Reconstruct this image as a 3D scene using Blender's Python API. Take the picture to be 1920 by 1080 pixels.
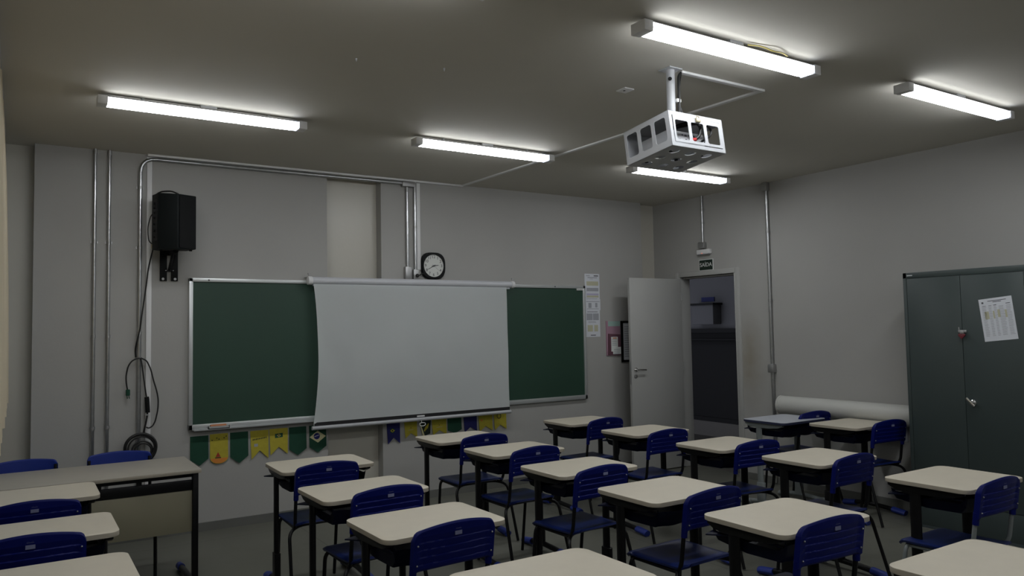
import bpy, bmesh, math, random
from mathutils import Vector, Matrix
from math import pi, sin, cos, radians

for _o in list(bpy.data.objects):
    bpy.data.objects.remove(_o, do_unlink=True)
SC = bpy.context.scene
COL = SC.collection
random.seed(7)

# ------------------------------------------------------------------ camera, world, exposure
F_PX, CX, CY = 1420.15, 917.49, 542.61
YAW, PITCH, ROLL = 0.5565, 0.0522, -0.0167
CAM_Z = 1.6073
fw = Vector((sin(YAW)*cos(PITCH), cos(YAW)*cos(PITCH), sin(PITCH)))
rt = Vector((cos(YAW), -sin(YAW), 0.0))
up = rt.cross(fw)
r2 = rt*cos(ROLL) + up*sin(ROLL)
u2 = -rt*sin(ROLL) + up*cos(ROLL)
cd = bpy.data.cameras.new('camera')
cam = bpy.data.objects.new('camera', cd)
COL.objects.link(cam)
cam.matrix_world = Matrix(((r2.x, u2.x, -fw.x, 0), (r2.y, u2.y, -fw.y, 0), (r2.z, u2.z, -fw.z, CAM_Z), (0, 0, 0, 1)))
cd.sensor_width = 36.0
cd.sensor_fit = 'HORIZONTAL'
cd.lens = F_PX/1920*36.0
cd.shift_x = (960-CX)/1920
cd.shift_y = (CY-540)/1920
cd.clip_start = 0.05
cd.clip_end = 100
SC.camera = cam

W = bpy.data.worlds.new('world')
SC.world = W
W.use_nodes = True
W.node_tree.nodes['Background'].inputs[0].default_value = (0.72, 0.76, 0.90, 1)
W.node_tree.nodes['Background'].inputs[1].default_value = 0.5
SC.view_settings.view_transform = 'Standard'
SC.view_settings.look = 'None'
SC.view_settings.gamma = 1.0
SC.view_settings.exposure = 0.0
SC.view_settings.use_curve_mapping = False
TUBE_POWER = 32.5   # radiance of a lamp's underside; its sides give SIDE of that
SIDE = 0.28

# ------------------------------------------------------------------ room numbers
D, XR, XL, YB, H = 6.5735, 6.5066, -0.32, -1.6, 3.0576

# ------------------------------------------------------------------ materials
MATS = {}


def mat(name, col, rough=0.5, metal=0.0, spec=0.5, noise=0.0, nscale=8.0, bump=0.0, bscale=200.0, emit=0.0, coat=0.0):
    m = bpy.data.materials.new(name)
    m.use_nodes = True
    nt = m.node_tree
    b = nt.nodes['Principled BSDF']
    b.inputs['Base Color'].default_value = (*col, 1)
    b.inputs['Roughness'].default_value = rough
    b.inputs['Metallic'].default_value = metal
    b.inputs['Specular IOR Level'].default_value = spec
    if coat:
        b.inputs['Coat Weight'].default_value = coat
        b.inputs['Coat Roughness'].default_value = 0.25
    if emit:
        b.inputs['Emission Color'].default_value = (*col, 1)
        b.inputs['Emission Strength'].default_value = emit
    if noise or bump:
        tc = nt.nodes.new('ShaderNodeTexCoord')
    if noise:
        n = nt.nodes.new('ShaderNodeTexNoise')
        n.inputs['Scale'].default_value = nscale
        n.inputs['Detail'].default_value = 6
        nt.links.new(tc.outputs['Object'], n.inputs['Vector'])
        cr = nt.nodes.new('ShaderNodeValToRGB')
        cr.color_ramp.elements[0].position = 0.3
        cr.color_ramp.elements[1].position = 0.7
        cr.color_ramp.elements[0].color = (*[c*(1-noise) for c in col], 1)
        cr.color_ramp.elements[1].color = (*[min(1, c*(1+noise*0.5)) for c in col], 1)
        nt.links.new(n.outputs['Fac'], cr.inputs['Fac'])
        nt.links.new(cr.outputs['Color'], b.inputs['Base Color'])
    if bump:
        n2 = nt.nodes.new('ShaderNodeTexNoise')
        n2.inputs['Scale'].default_value = bscale
        n2.inputs['Detail'].default_value = 3
        nt.links.new(tc.outputs['Object'], n2.inputs['Vector'])
        bp = nt.nodes.new('ShaderNodeBump')
        bp.inputs['Strength'].default_value = bump
        bp.inputs['Distance'].default_value = 0.002
        nt.links.new(n2.outputs['Fac'], bp.inputs['Height'])
        nt.links.new(bp.outputs['Normal'], b.inputs['Normal'])
    MATS[name] = m
    return m


mat('wall_paint', (0.375, 0.370, 0.352), 0.75, noise=0.04, nscale=1.3, bump=0.25, bscale=60)
mat('column_paint', (0.51, 0.49, 0.43), 0.35, noise=0.03, nscale=2, bump=0.3, bscale=25)
mat('ceiling_paint', (0.56, 0.535, 0.475), 0.8, noise=0.04, nscale=0.9, bump=0.1, bscale=40)
mat('skirting_grey', (0.14, 0.142, 0.13), 0.6, noise=0.08, nscale=4)
mat('steel_tube', (0.50, 0.51, 0.52), 0.28, metal=1.0, noise=0.1, nscale=30)
mat('steel_dull', (0.42, 0.42, 0.42), 0.45, metal=0.9)
mat('white_pvc', (0.72, 0.72, 0.72), 0.4)
mat('white_metal', (0.44, 0.45, 0.47), 0.35)
mat('lamp_cap', (0.72, 0.72, 0.72), 0.45)
mat('grey_metal', (0.30, 0.30, 0.30), 0.45)
mat('dark_hole', (0.01, 0.01, 0.01), 0.9)
mat('black_frame', (0.006, 0.006, 0.0065), 0.35, spec=0.25, noise=0.1, nscale=20)
mat('black_plastic', (0.004, 0.0045, 0.005), 0.5, spec=0.2, bump=0.2, bscale=400)
mat('black_side', (0.004, 0.006, 0.0065), 0.6, spec=0.18, bump=0.2, bscale=400)
mat('grey_frame', (0.20, 0.22, 0.22), 0.4)
mat('chair_blue', (0.0008, 0.005, 0.105), 0.45, spec=0.22, noise=0.05, nscale=12, bump=0.15, bscale=500)
mat('chair_blue_lit', (0.004, 0.020, 0.19), 0.42, spec=0.3, noise=0.05, nscale=12)  # brighter chair blue: lamp light on the facing backrests put into the colour
mat('seat_blue', (0.006, 0.016, 0.10), 0.38, spec=0.35, noise=0.10, nscale=9, bump=0.15, bscale=500)
mat('tray_navy', (0.003, 0.005, 0.022), 0.4, spec=0.25)
mat('shoe_blue', (0.012, 0.03, 0.22), 0.45)
mat('laminate', (0.58, 0.53, 0.43), 0.42, noise=0.03, nscale=14)
mat('laminate_dark', (0.36, 0.335, 0.285), 0.4, noise=0.03, nscale=14)  # darker copy of the desk laminate, for the teacher table top only
mat('laminate_edge', (0.40, 0.36, 0.29), 0.5)
mat('laminate_grey', (0.45, 0.47, 0.52), 0.35, noise=0.04, nscale=14)
mat('edge_navy', (0.02, 0.025, 0.06), 0.5)
mat('panel_beige', (0.26, 0.24, 0.165), 0.55, noise=0.03, nscale=5)
mat('board_green', (0.017, 0.052, 0.033), 0.5, noise=0.10, nscale=1.5)
mat('aluminium', (0.60, 0.62, 0.62), 0.35, metal=0.6)
mat('screen_white', (0.90, 0.93, 0.93), 0.8)
mat('screen_black', (0.008, 0.008, 0.009), 0.7)
mat('tube_grey', (0.52, 0.53, 0.56), 0.4)
mat('cabinet_grey', (0.040, 0.055, 0.054), 0.42, noise=0.05, nscale=3)
mat('cabinet_dark', (0.05, 0.065, 0.07), 0.45)
mat('chair_print', (0.16, 0.17, 0.28), 0.7)
mat('paper', (0.62, 0.64, 0.68), 0.85)
mat('print_grey', (0.33, 0.34, 0.37), 0.9)
mat('print_dark', (0.08, 0.08, 0.09), 0.9)
mat('print_yellow', (0.47, 0.46, 0.33), 0.9)
mat('print_lilac', (0.42, 0.40, 0.55), 0.9)
mat('door_paint', (0.40, 0.40, 0.385), 0.45, noise=0.03, nscale=2)
mat('chrome', (0.75, 0.75, 0.75), 0.15, metal=1.0)
mat('sign_green', (0.006, 0.02, 0.012), 0.4)
mat('sign_white', (0.72, 0.74, 0.72), 0.5)
mat('flag_green', (0.008, 0.055, 0.03), 0.9, noise=0.08, nscale=30)
mat('flag_yellow', (0.42, 0.36, 0.035), 0.9, noise=0.08, nscale=30)
mat('flag_blue', (0.012, 0.014, 0.11), 0.9, noise=0.08, nscale=30)
mat('flag_orange', (0.60, 0.22, 0.04), 0.9)
mat('flag_red', (0.35, 0.04, 0.02), 0.9)
mat('flag_black', (0.01, 0.02, 0.015), 0.9)
mat('pale_yellow', (0.55, 0.52, 0.30), 0.9)
mat('pink_pocket', (0.34, 0.20, 0.26), 0.7)
mat('maroon_pocket', (0.12, 0.05, 0.07), 0.7)
mat('teal_card', (0.30, 0.44, 0.40), 0.7)
mat('lock_red', (0.13, 0.012, 0.02), 0.4)
mat('red_plastic', (0.5, 0.03, 0.03), 0.4)
mat('brass', (0.45, 0.40, 0.28), 0.4, metal=0.8)
mat('curtain_cream', (0.70, 0.60, 0.42), 0.9)
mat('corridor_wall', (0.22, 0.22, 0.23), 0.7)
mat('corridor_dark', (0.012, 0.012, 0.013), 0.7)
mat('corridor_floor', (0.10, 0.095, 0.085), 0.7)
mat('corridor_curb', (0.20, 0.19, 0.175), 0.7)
mat('blue_sign', (0.03, 0.04, 0.20), 0.6)
mat('roll_white', (0.50, 0.50, 0.47), 0.5)
mat('eraser_orange', (0.55, 0.22, 0.10), 0.8)
mat('wire_yellow', (0.5, 0.42, 0.1), 0.5)
mat('glass_dark', (0.10, 0.12, 0.16), 0.05)
mat('clock_face', (0.62, 0.63, 0.60), 0.5)
mat('cable_black', (0.008, 0.008, 0.008), 0.5)
mat('brown_wood', (0.10, 0.05, 0.03), 0.6)


def floor_material():
    m = mat('floor_vinyl', (0.20, 0.205, 0.185), 0.38)
    nt = m.node_tree
    b = nt.nodes['Principled BSDF']
    b.inputs['Specular IOR Level'].default_value = 0.4
    tc = nt.nodes.new('ShaderNodeTexCoord')
    n = nt.nodes.new('ShaderNodeTexNoise')
    n.inputs['Scale'].default_value = 3.0
    n.inputs['Detail'].default_value = 8
    n.inputs['Roughness'].default_value = 0.65
    nt.links.new(tc.outputs['Object'], n.inputs['Vector'])
    cr = nt.nodes.new('ShaderNodeValToRGB')
    cr.color_ramp.elements[0].color = (0.115, 0.116, 0.096, 1)
    cr.color_ramp.elements[1].color = (0.160, 0.160, 0.135, 1)
    nt.links.new(n.outputs['Fac'], cr.inputs['Fac'])
    br = nt.nodes.new('ShaderNodeTexBrick')
    br.offset = 0.0
    br.inputs['Scale'].default_value = 1.0
    br.inputs['Brick Width'].default_value = 2.0
    br.inputs['Row Height'].default_value = 1.25
    br.inputs['Mortar Size'].default_value = 0.004
    br.inputs['Color1'].default_value = (1, 1, 1, 1)
    br.inputs['Color2'].default_value = (0.97, 0.97, 0.97, 1)
    br.inputs['Mortar'].default_value = (0.6, 0.6, 0.6, 1)
    nt.links.new(tc.outputs['Object'], br.inputs['Vector'])
    mx = nt.nodes.new('ShaderNodeMixRGB')
    mx.blend_type = 'MULTIPLY'
    mx.inputs['Fac'].default_value = 1
    nt.links.new(cr.outputs['Color'], mx.inputs['Color1'])
    nt.links.new(br.outputs['Color'], mx.inputs['Color2'])
    nt.links.new(mx.outputs['Color'], b.inputs['Base Color'])
    mr = nt.nodes.new('ShaderNodeMapRange')
    mr.inputs['To Min'].default_value = 0.3
    mr.inputs['To Max'].default_value = 0.55
    nt.links.new(n.outputs['Fac'], mr.inputs['Value'])
    nt.links.new(mr.outputs['Result'], b.inputs['Roughness'])


floor_material()


def lamp_material():
    m = bpy.data.materials.new('lit_diffuser')
    m.use_nodes = True
    nt = m.node_tree
    for n in list(nt.nodes):
        nt.nodes.remove(n)
    o = nt.nodes.new('ShaderNodeOutputMaterial')
    e = nt.nodes.new('ShaderNodeEmission')
    e.inputs['Color'].default_value = (0.94, 0.97, 1.0, 1)
    e.inputs['Strength'].default_value = TUBE_POWER
    nt.links.new(e.outputs[0], o.inputs[0])
    MATS['lit_diffuser'] = m
    m3 = m.copy()
    m3.name = 'lit_diffuser_side'
    m3.node_tree.nodes['Emission'].inputs['Strength'].default_value = TUBE_POWER*SIDE
    MATS['lit_diffuser_side'] = m3
    m2 = m.copy()
    m2.name = 'lit_diffuser_end'
    m2.node_tree.nodes['Emission'].inputs['Strength'].default_value = TUBE_POWER*0.13
    m2.node_tree.nodes['Emission'].inputs['Color'].default_value = (0.75, 0.82, 1.0, 1)
    MATS['lit_diffuser_end'] = m2


lamp_material()


def sheer(name, col, trans):
    m = bpy.data.materials.new(name)
    m.use_nodes = True
    nt = m.node_tree
    for n in list(nt.nodes):
        nt.nodes.remove(n)
    o = nt.nodes.new('ShaderNodeOutputMaterial')
    mx = nt.nodes.new('ShaderNodeMixShader')
    mx.inputs[0].default_value = trans
    nt.links.new(mx.outputs[0], o.inputs[0])
    if name == 'curtain_cream':
        a, b = nt.nodes.new('ShaderNodeBsdfDiffuse'), nt.nodes.new('ShaderNodeBsdfTranslucent')
        a.inputs[0].default_value = b.inputs[0].default_value = (*col, 1)
    else:
        a, b = nt.nodes.new('ShaderNodeBsdfGlossy'), nt.nodes.new('ShaderNodeBsdfTransparent')
        a.inputs['Roughness'].default_value = 0.05
        b.inputs[0].default_value = (*col, 1)
    nt.links.new(a.outputs[0], mx.inputs[1])
    nt.links.new(b.outputs[0], mx.inputs[2])
    MATS[name] = m


sheer('curtain_cream', (0.86, 0.78, 0.63), 0.55)
sheer('window_glass', (0.85, 0.9, 0.9), 0.92)


def red_led():
    mat('led', (1.0, 0.2, 0.1), 0.5, emit=1.5)


red_led()


# ------------------------------------------------------------------ mesh helpers
class MB:
    def __init__(self):
        self.bm = bmesh.new()
        self.mats = []

    def mi(self, name):
        if name not in self.mats:
            self.mats.append(name)
        return self.mats.index(name)

    def _tag(self, faces, m):
        if m is not None:
            i = self.mi(m)
            for f in faces:
                f.material_index = i

    def box(self, a, b, bevel=0.0, m=None, M=None, seg=2):
        a, b = Vector(a), Vector(b)
        lo = Vector((min(a.x, b.x), min(a.y, b.y), min(a.z, b.z)))
        hi = Vector((max(a.x, b.x), max(a.y, b.y), max(a.z, b.z)))
        old = set(self.bm.verts)
        r = bmesh.ops.create_cube(self.bm, size=1.0)
        vs = r['verts']
        for v in vs:
            v.co = Vector(((lo.x+hi.x)/2+v.co.x*(hi.x-lo.x), (lo.y+hi.y)/2+v.co.y*(hi.y-lo.y), (lo.z+hi.z)/2+v.co.z*(hi.z-lo.z)))
        fs = list({f for v in vs for f in v.link_faces})
        if bevel > 0:
            es = list({e for v in vs for e in v.link_edges})
            rr = bmesh.ops.bevel(self.bm, geom=es, offset=bevel, segments=seg, profile=0.5, affect='EDGES')
            vs = [v for v in self.bm.verts if v not in old]
            fs = list({f for v in vs for f in v.link_faces})
        if M is not None:
            for v in vs:
                v.co = M @ v.co
        self._tag(fs, m)
        return self

    def tube(self, pts, r, seg=10, bend=0.0, cap=True, m=None, closed=False, flat=None):
        """Sweep a circle (or an oval flat=(rx, ry)) along pts; corners rounded with radius bend."""
        P = [Vector(p) for p in pts]
        if bend > 0 and len(P) > 2:
            Q = [P[0]]
            for i in range(1, len(P)-1):
                a, b, c = P[i-1], P[i], P[i+1]
                d1, d2 = (a-b), (c-b)
                k = min(bend, d1.length*0.49, d2.length*0.49)
                s, e = b+d1.normalized()*k, b+d2.normalized()*k
                for j in range(6):
                    t = j/5
                    Q.append(s*(1-t)**2+b*2*t*(1-t)+e*t*t)
            Q.append(P[-1])
            P = Q
        n = len(P)
        rings = []
        ref = None
        for i, p in enumerate(P):
            if closed:
                t = (P[(i+1) % n]-P[i-1]).normalized()
            else:
                t = (P[min(i+1, n-1)]-P[max(i-1, 0)]).normalized()
            if ref is None:
                ref = Vector((0, 0, 1)) if abs(t.z) < 0.9 else Vector((1, 0, 0))
                ref = (ref-t*ref.dot(t)).normalized()
            else:
                ref = (ref-t*ref.dot(t))
                ref = ref.normalized() if ref.length > 1e-6 else t.orthogonal().normalized()
            s = t.cross(ref)
            rx, ry = (flat if flat else (r, r))
            rings.append([self.bm.verts.new(p+ref*cos(2*pi*k/seg)*rx+s*sin(2*pi*k/seg)*ry) for k in range(seg)])
        fs = []
        for i in range(n if closed else n-1):
            A, B = rings[i], rings[(i+1) % n]
            for k in range(seg):
                fs.append(self.bm.faces.new((A[k], A[(k+1) % seg], B[(k+1) % seg], B[k])))
        if cap and not closed:
            fs.append(self.bm.faces.new(rings[0][::-1]))
            fs.append(self.bm.faces.new(rings[-1]))
        self._tag(fs, m)
        return self

    def prism(self, poly, t, M=None, m=None, bevel=0.0):
        """poly in the local xy plane, thickness t along +z, placed by M."""
        old = set(self.bm.verts)
        lo = [self.bm.verts.new((x, y, 0)) for x, y in poly]
        hi = [self.bm.verts.new((x, y, t)) for x, y in poly]
        n = len(poly)
        fs = [self.bm.faces.new(lo[::-1]), self.bm.faces.new(hi)]
        fs += [self.bm.faces.new((lo[i], lo[(i+1) % n], hi[(i+1) % n], hi[i])) for i in range(n)]
        vs = lo+hi
        if bevel > 0:
            es = [e for e in fs[0].edges]+[e for e in fs[1].edges]
            rr = bmesh.ops.bevel(self.bm, geom=es, offset=bevel, segments=2, profile=0.5, affect='EDGES')
            vs = [v for v in self.bm.verts if v not in old]
            fs = list({f for v in vs for f in v.link_faces})
        if M is not None:
            for v in vs:
                v.co = M @ v.co
        self._tag(fs, m)
        return self

    def quad(self, pts, m=None):
        f = self.bm.faces.new([self.bm.verts.new(p) for p in pts])
        self._tag([f], m)
        return self

    def disc(self, c, r, axis, t, seg=24, m=None):
        c, axis = Vector(c), Vector(axis).normalized()
        return self.tube([c, c+axis*t], r, seg=seg, m=m)

    def lathe(self, prof, c, axis=(0, 0, 1), seg=24, m=None):
        """prof: (radius, height) pairs along axis from c."""
        c, ax = Vector(c), Vector(axis).normalized()
        s = ax.orthogonal().normalized()
        q = ax.cross(s)
        rings = [[self.bm.verts.new(c+ax*h+(s*cos(2*pi*k/seg)+q*sin(2*pi*k/seg))*max(r, 1e-4)) for k in range(seg)] for r, h in prof]
        fs = []
        for A, B in zip(rings, rings[1:]):
            for k in range(seg):
                fs.append(self.bm.faces.new((A[k], A[(k+1) % seg], B[(k+1) % seg], B[k])))
        fs.append(self.bm.faces.new(rings[0][::-1]))
        fs.append(self.bm.faces.new(rings[-1]))
        self._tag(fs, m)
        return self

    def sphere(self, c, r, m=None, sx=1, sy=1, sz=1):
        rr = bmesh.ops.create_uvsphere(self.bm, u_segments=14, v_segments=10, radius=r)
        for v in rr['verts']:
            v.co = Vector((v.co.x*sx, v.co.y*sy, v.co.z*sz))+Vector(c)
        self._tag(list({f for v in rr['verts'] for f in v.link_faces}), m)
        return self

    def add_mesh(self, me, M, m=None):
        n0 = len(self.bm.faces)
        nv = len(self.bm.verts)
        self.bm.from_mesh(me)
        self.bm.verts.ensure_lookup_table()
        self.bm.faces.ensure_lookup_table()
        for v in self.bm.verts[nv:]:
            v.co = M @ v.co
        self._tag(self.bm.faces[n0:], m)
        return self

    def panel(self, outer, holes, t, M, m=None):
        """flat plate with holes: outlines as lists of (x, y)."""
        cu = bpy.data.curves.new('tmp', 'CURVE')
        cu.dimensions = '2D'
        cu.fill_mode = 'BOTH'
        cu.extrude = t/2
        for ring in [outer]+holes:
            sp = cu.splines.new('POLY')
            sp.points.add(len(ring)-1)
            for p, (x, y) in zip(sp.points, ring):
                p.co = (x, y, 0, 1)
            sp.use_cyclic_u = True
        ob = bpy.data.objects.new('tmp', cu)
        COL.objects.link(ob)
        me = bpy.data.meshes.new_from_object(ob.evaluated_get(bpy.context.evaluated_depsgraph_get()))
        self.add_mesh(me, M, m)
        bpy.data.objects.remove(ob)
        bpy.data.curves.remove(cu)
        bpy.data.meshes.remove(me)
        return self

    def text(self, s, size, t, M, m=None, ax='CENTER'):
        cu = bpy.data.curves.new('tmp', 'FONT')
        cu.body = s
        cu.size = size
        cu.extrude = t
        cu.align_x = ax
        cu.align_y = 'CENTER'
        ob = bpy.data.objects.new('tmp', cu)
        COL.objects.link(ob)
        me = bpy.data.meshes.new_from_object(ob.evaluated_get(bpy.context.evaluated_depsgraph_get()))
        self.add_mesh(me, M, m)
        bpy.data.objects.remove(ob)
        bpy.data.curves.remove(cu)
        bpy.data.meshes.remove(me)
        return self

    def build(self, name, material=None, parent=None, world=False, smooth=35):
        """world=True: the vertices are in world space; they are moved into the parent's space."""
        if parent is not None and world:
            inv = parent.matrix_basis.inverted()
            if parent.parent is not None:
                inv = (parent.parent.matrix_basis @ parent.matrix_basis).inverted()
            for v in self.bm.verts:
                v.co = inv @ v.co
        bmesh.ops.recalc_face_normals(self.bm, faces=self.bm.faces)
        me = bpy.data.meshes.new(name)
        self.bm.to_mesh(me)
        self.bm.free()
        if self.mats:
            for x in self.mats:
                me.materials.append(MATS[x])
            if material and material not in self.mats:
                raise ValueError(material)
        else:
            me.materials.append(MATS[material])
        for p in me.polygons:
            p.use_smooth = True
        me.set_sharp_from_angle(angle=radians(smooth))
        o = bpy.data.objects.new(name, me)
        COL.objects.link(o)
        if parent is not None:
            o.parent = parent
        return o


def first(mb, name):
    mb.mi(name)
    return mb


def tag(o, label=None, cat=None, group=None, kind=None):
    if label:
        o['label'] = label
    if cat:
        o['category'] = cat
    if group:
        o['group'] = group
    if kind:
        o['kind'] = kind
    return o


def thing(name, loc, label, cat, rz=0.0, group=None, M=None):
    o = bpy.data.objects.new(name, None)
    o.empty_display_size = 0.05
    COL.objects.link(o)
    if M is not None:
        o.matrix_basis = M
    else:
        o.location = loc
        o.rotation_euler = (0, 0, rz)
        o.matrix_basis = Matrix.Translation(loc) @ Matrix.Rotation(rz, 4, 'Z')
    return tag(o, label, cat, group)


def struct(mb, name, material=None):
    return tag(mb.build(name, material), kind='structure')


def recenter(o):
    """put a one-mesh thing's origin at the middle of its base."""
    me = o.data
    xs = [v.co.x for v in me.vertices]
    ys = [v.co.y for v in me.vertices]
    zs = [v.co.z for v in me.vertices]
    c = Vector(((min(xs)+max(xs))/2, (min(ys)+max(ys))/2, min(zs)))
    me.transform(Matrix.Translation(-c))
    o.location = c
    return o


def copy_tree(o, parent=None):
    c = o.copy()
    COL.objects.link(c)
    if parent is not None:
        c.parent = parent
        c.matrix_parent_inverse = o.matrix_parent_inverse
    for ch in list(o.children):
        copy_tree(ch, c)
    return c


def frame3(o, x, y, z):
    """matrix from origin and three axis vectors"""
    x, y, z = Vector(x), Vector(y), Vector(z)
    return Matrix(((x.x, y.x, z.x, o[0]), (x.y, y.y, z.y, o[1]), (x.z, y.z, z.z, o[2]), (0, 0, 0, 1)))


def front_frame(x, z, y=D):
    """local x right, local y up, local z out of the front wall (towards the room)"""
    return frame3((x, y, z), (1, 0, 0), (0, 0, 1), (0, -1, 0))


def right_frame(y, z, x=XR):
    """on the right wall: local x runs towards the camera (image right), y up, z out of the wall"""
    return frame3((x, y, z), (0, -1, 0), (0, 0, 1), (-1, 0, 0))


def rrect(w, h, r, n=4, cx=0, cy=0):
    pts = []
    for sx, sy, a0 in ((1, 1, 0), (-1, 1, 90), (-1, -1, 180), (1, -1, 270)):
        for k in range(n+1):
            a = radians(a0+90*k/n)
            pts.append((cx+sx*(w/2-r)+r*cos(a), cy+sy*(h/2-r)+r*sin(a)))
    return pts


def circ(cx, cy, r, n=20):
    return [(cx+r*cos(2*pi*k/n), cy+r*sin(2*pi*k/n)) for k in range(n)]


# ------------------------------------------------------------------ room shell
struct(MB().box((XL-0.2, YB-0.2, -0.12), (XR+0.15, D+0.25, 0)), 'floor', 'floor_vinyl')
struct(MB().box((XL-0.2, YB-0.2, H), (XR+0.15, D+0.25, H+0.15)), 'ceiling', 'ceiling_paint')
RD = 0.11
REC = [(XL, 0.087), (2.366, 2.896), (6.204, XR)]
w = MB()
w.box((0.087, D, 0), (2.366, D+RD, H))
w.box((2.896, D, 0), (6.204, D+RD, H))
struct(w, 'wall_front', 'wall_paint')
for i, (a, b) in enumerate(REC):
    struct(MB().box((a-(0.05 if i == 0 else 0), D+RD, 0), (b+(0.05 if i == 2 else 0), D+RD+0.1, H)), 'trim_%d' % (i+1), 'column_paint')
# right wall with the doorway
DY0, DY1, DZ = 5.47, 6.285, 2.165
w = MB()
w.box((XR, YB, 0), (XR+0.15, DY0, H))
w.box((XR, DY1, 0), (XR+0.15, D+0.25, H))
w.box((XR, DY0, DZ), (XR+0.15, DY1, H))


def stained_wall():
    m = MATS['wall_paint'].copy()
    m.name = 'wall_paint_stained'
    nt = m.node_tree
    b = nt.nodes['Principled BSDF']
    src = b.inputs['Base Color'].links[0].from_socket
    tc = nt.nodes.new('ShaderNodeTexCoord')
    mp = nt.nodes.new('ShaderNodeMapping')
    mp.inputs['Location'].default_value = (-XR/0.3, -5.31/0.22, -1.22/0.55)
    mp.inputs['Scale'].default_value = (1/0.3, 1/0.22, 1/0.55)
    nt.links.new(tc.outputs['Object'], mp.inputs['Vector'])
    ln = nt.nodes.new('ShaderNodeVectorMath')
    ln.operation = 'LENGTH'
    nt.links.new(mp.outputs[0], ln.inputs[0])
    mr = nt.nodes.new('ShaderNodeMapRange')
    mr.inputs['From Min'].default_value = 1.0
    mr.inputs['From Max'].default_value = 0.1
    nt.links.new(ln.outputs['Value'], mr.inputs['Value'])
    ns = nt.nodes.new('ShaderNodeTexNoise')
    ns.inputs['Scale'].default_value = 5
    nt.links.new(tc.outputs['Object'], ns.inputs['Vector'])
    mu = nt.nodes.new('ShaderNodeMath')
    mu.operation = 'MULTIPLY'
    nt.links.new(mr.outputs[0], mu.inputs[0])
    nt.links.new(ns.outputs['Fac'], mu.inputs[1])
    mx = nt.nodes.new('ShaderNodeMixRGB')
    nt.links.new(mu.outputs[0], mx.inputs['Fac'])
    nt.links.new(src, mx.inputs['Color1'])
    mx.inputs['Color2'].default_value = (0.22, 0.185, 0.12, 1)
    nt.links.new(mx.outputs[0], b.inputs['Base Color'])
    MATS['wall_paint_stained'] = m


stained_wall()
struct(w, 'wall_right', 'wall_paint_stained')
# left wall with the curtained window
w = MB()
w.box((XL-0.15, YB, 0), (XL, D+0.25, 1.05))
w.box((XL-0.15, YB, 2.75), (XL, D+0.25, H))
w.box((XL-0.15, 6.25, 1.05), (XL, D+0.25, 2.75))
w.box((XL-0.15, YB, 1.05), (XL, 1.2, 2.75))
struct(w, 'wall_left', 'wall_paint')
struct(MB().box((XL-0.15, YB-0.15, 0), (XR+0.15, YB, H)), 'wall_back', 'wall_paint')
w = MB()
for i in range(5):
    y0 = 1.2+i*1.01
    for a, b in (((y0, 1.05), (y0+0.05, 2.75)), ((y0+0.96, 1.05), (y0+1.01, 2.75)), ((y0, 1.05), (y0+1.01, 1.10)), ((y0, 2.70), (y0+1.01, 2.75)), ((y0, 1.9), (y0+1.01, 1.94))):
        w.box((XL-0.10, a[0], a[1]), (XL-0.05, b[0], b[1]))
wf = tag(w.build('window_1', 'grey_metal'), kind='structure')
MB().box((XL-0.08, 1.2, 1.07), (XL-0.074, 6.25, 2.73)).build('pane', 'window_glass', wf)
struct(MB().box((0.087, D-0.012, 0), (2.366, D, 0.07)).box((2.896, D-0.012, 0), (6.204, D, 0.07)), 'baseboard_front', 'skirting_grey')
struct(MB().box((XR-0.012, YB, 0), (XR, DY0-0.05, 0.07)).box((XR-0.012, DY1+0.05, 0), (XR, D, 0.07)), 'baseboard_right', 'skirting_grey')

# corridor beyond the doorway
struct(MB().box((XR+0.15, 3.5, -0.12), (8.8, 10.5, 0)), 'floor_corridor', 'corridor_floor')
struct(MB().box((XR+0.15, 3.5, H), (8.8, 10.5, H+0.1)), 'ceiling_corridor', 'ceiling_paint')
w = MB()
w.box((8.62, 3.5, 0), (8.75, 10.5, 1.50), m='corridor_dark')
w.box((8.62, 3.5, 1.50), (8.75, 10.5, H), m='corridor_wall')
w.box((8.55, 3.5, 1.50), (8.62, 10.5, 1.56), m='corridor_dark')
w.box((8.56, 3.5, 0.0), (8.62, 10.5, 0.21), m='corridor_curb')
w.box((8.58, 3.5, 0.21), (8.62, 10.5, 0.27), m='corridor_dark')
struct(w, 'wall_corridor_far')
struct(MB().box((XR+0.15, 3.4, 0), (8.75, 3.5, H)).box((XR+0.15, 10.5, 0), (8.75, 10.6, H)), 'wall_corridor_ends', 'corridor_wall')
t = thing('wall_shelf', (8.62, 7.73, 1.62), 'dark box-shaped unit high on the corridor wall, seen through the doorway', 'cabinet')
MB().box((8.45, 7.53, 1.62), (8.62, 7.93, 1.92), 0.01).build('body', 'corridor_wall', t, world=True)
MB().box((8.42, 7.50, 1.90), (8.62, 7.96, 1.93)).build('hood', 'corridor_dark', t, world=True)
o = MB().box((8.605, 7.64, 1.955), (8.62, 7.88, 2.02)).build('wall_sign', 'blue_sign')
tag(recenter(o), 'small dark blue sign on the corridor wall, seen through the doorway', 'sign')
t = thing('handrail', (8.5, 7.6, 1.2), 'dark horizontal rail along the corridor wall, seen through the doorway', 'rail')
MB().tube([(8.52, 4.5, 1.40), (8.52, 10.0, 1.40)], 0.022).build('bar', 'corridor_dark', t, world=True)
w = MB()
for y in (5.0, 6.6, 7.5, 8.4, 9.8):
    w.box((8.51, y-0.01, 1.39), (8.62, y+0.01, 1.41))
w.build('bracket', 'corridor_dark', t, world=True)

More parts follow.
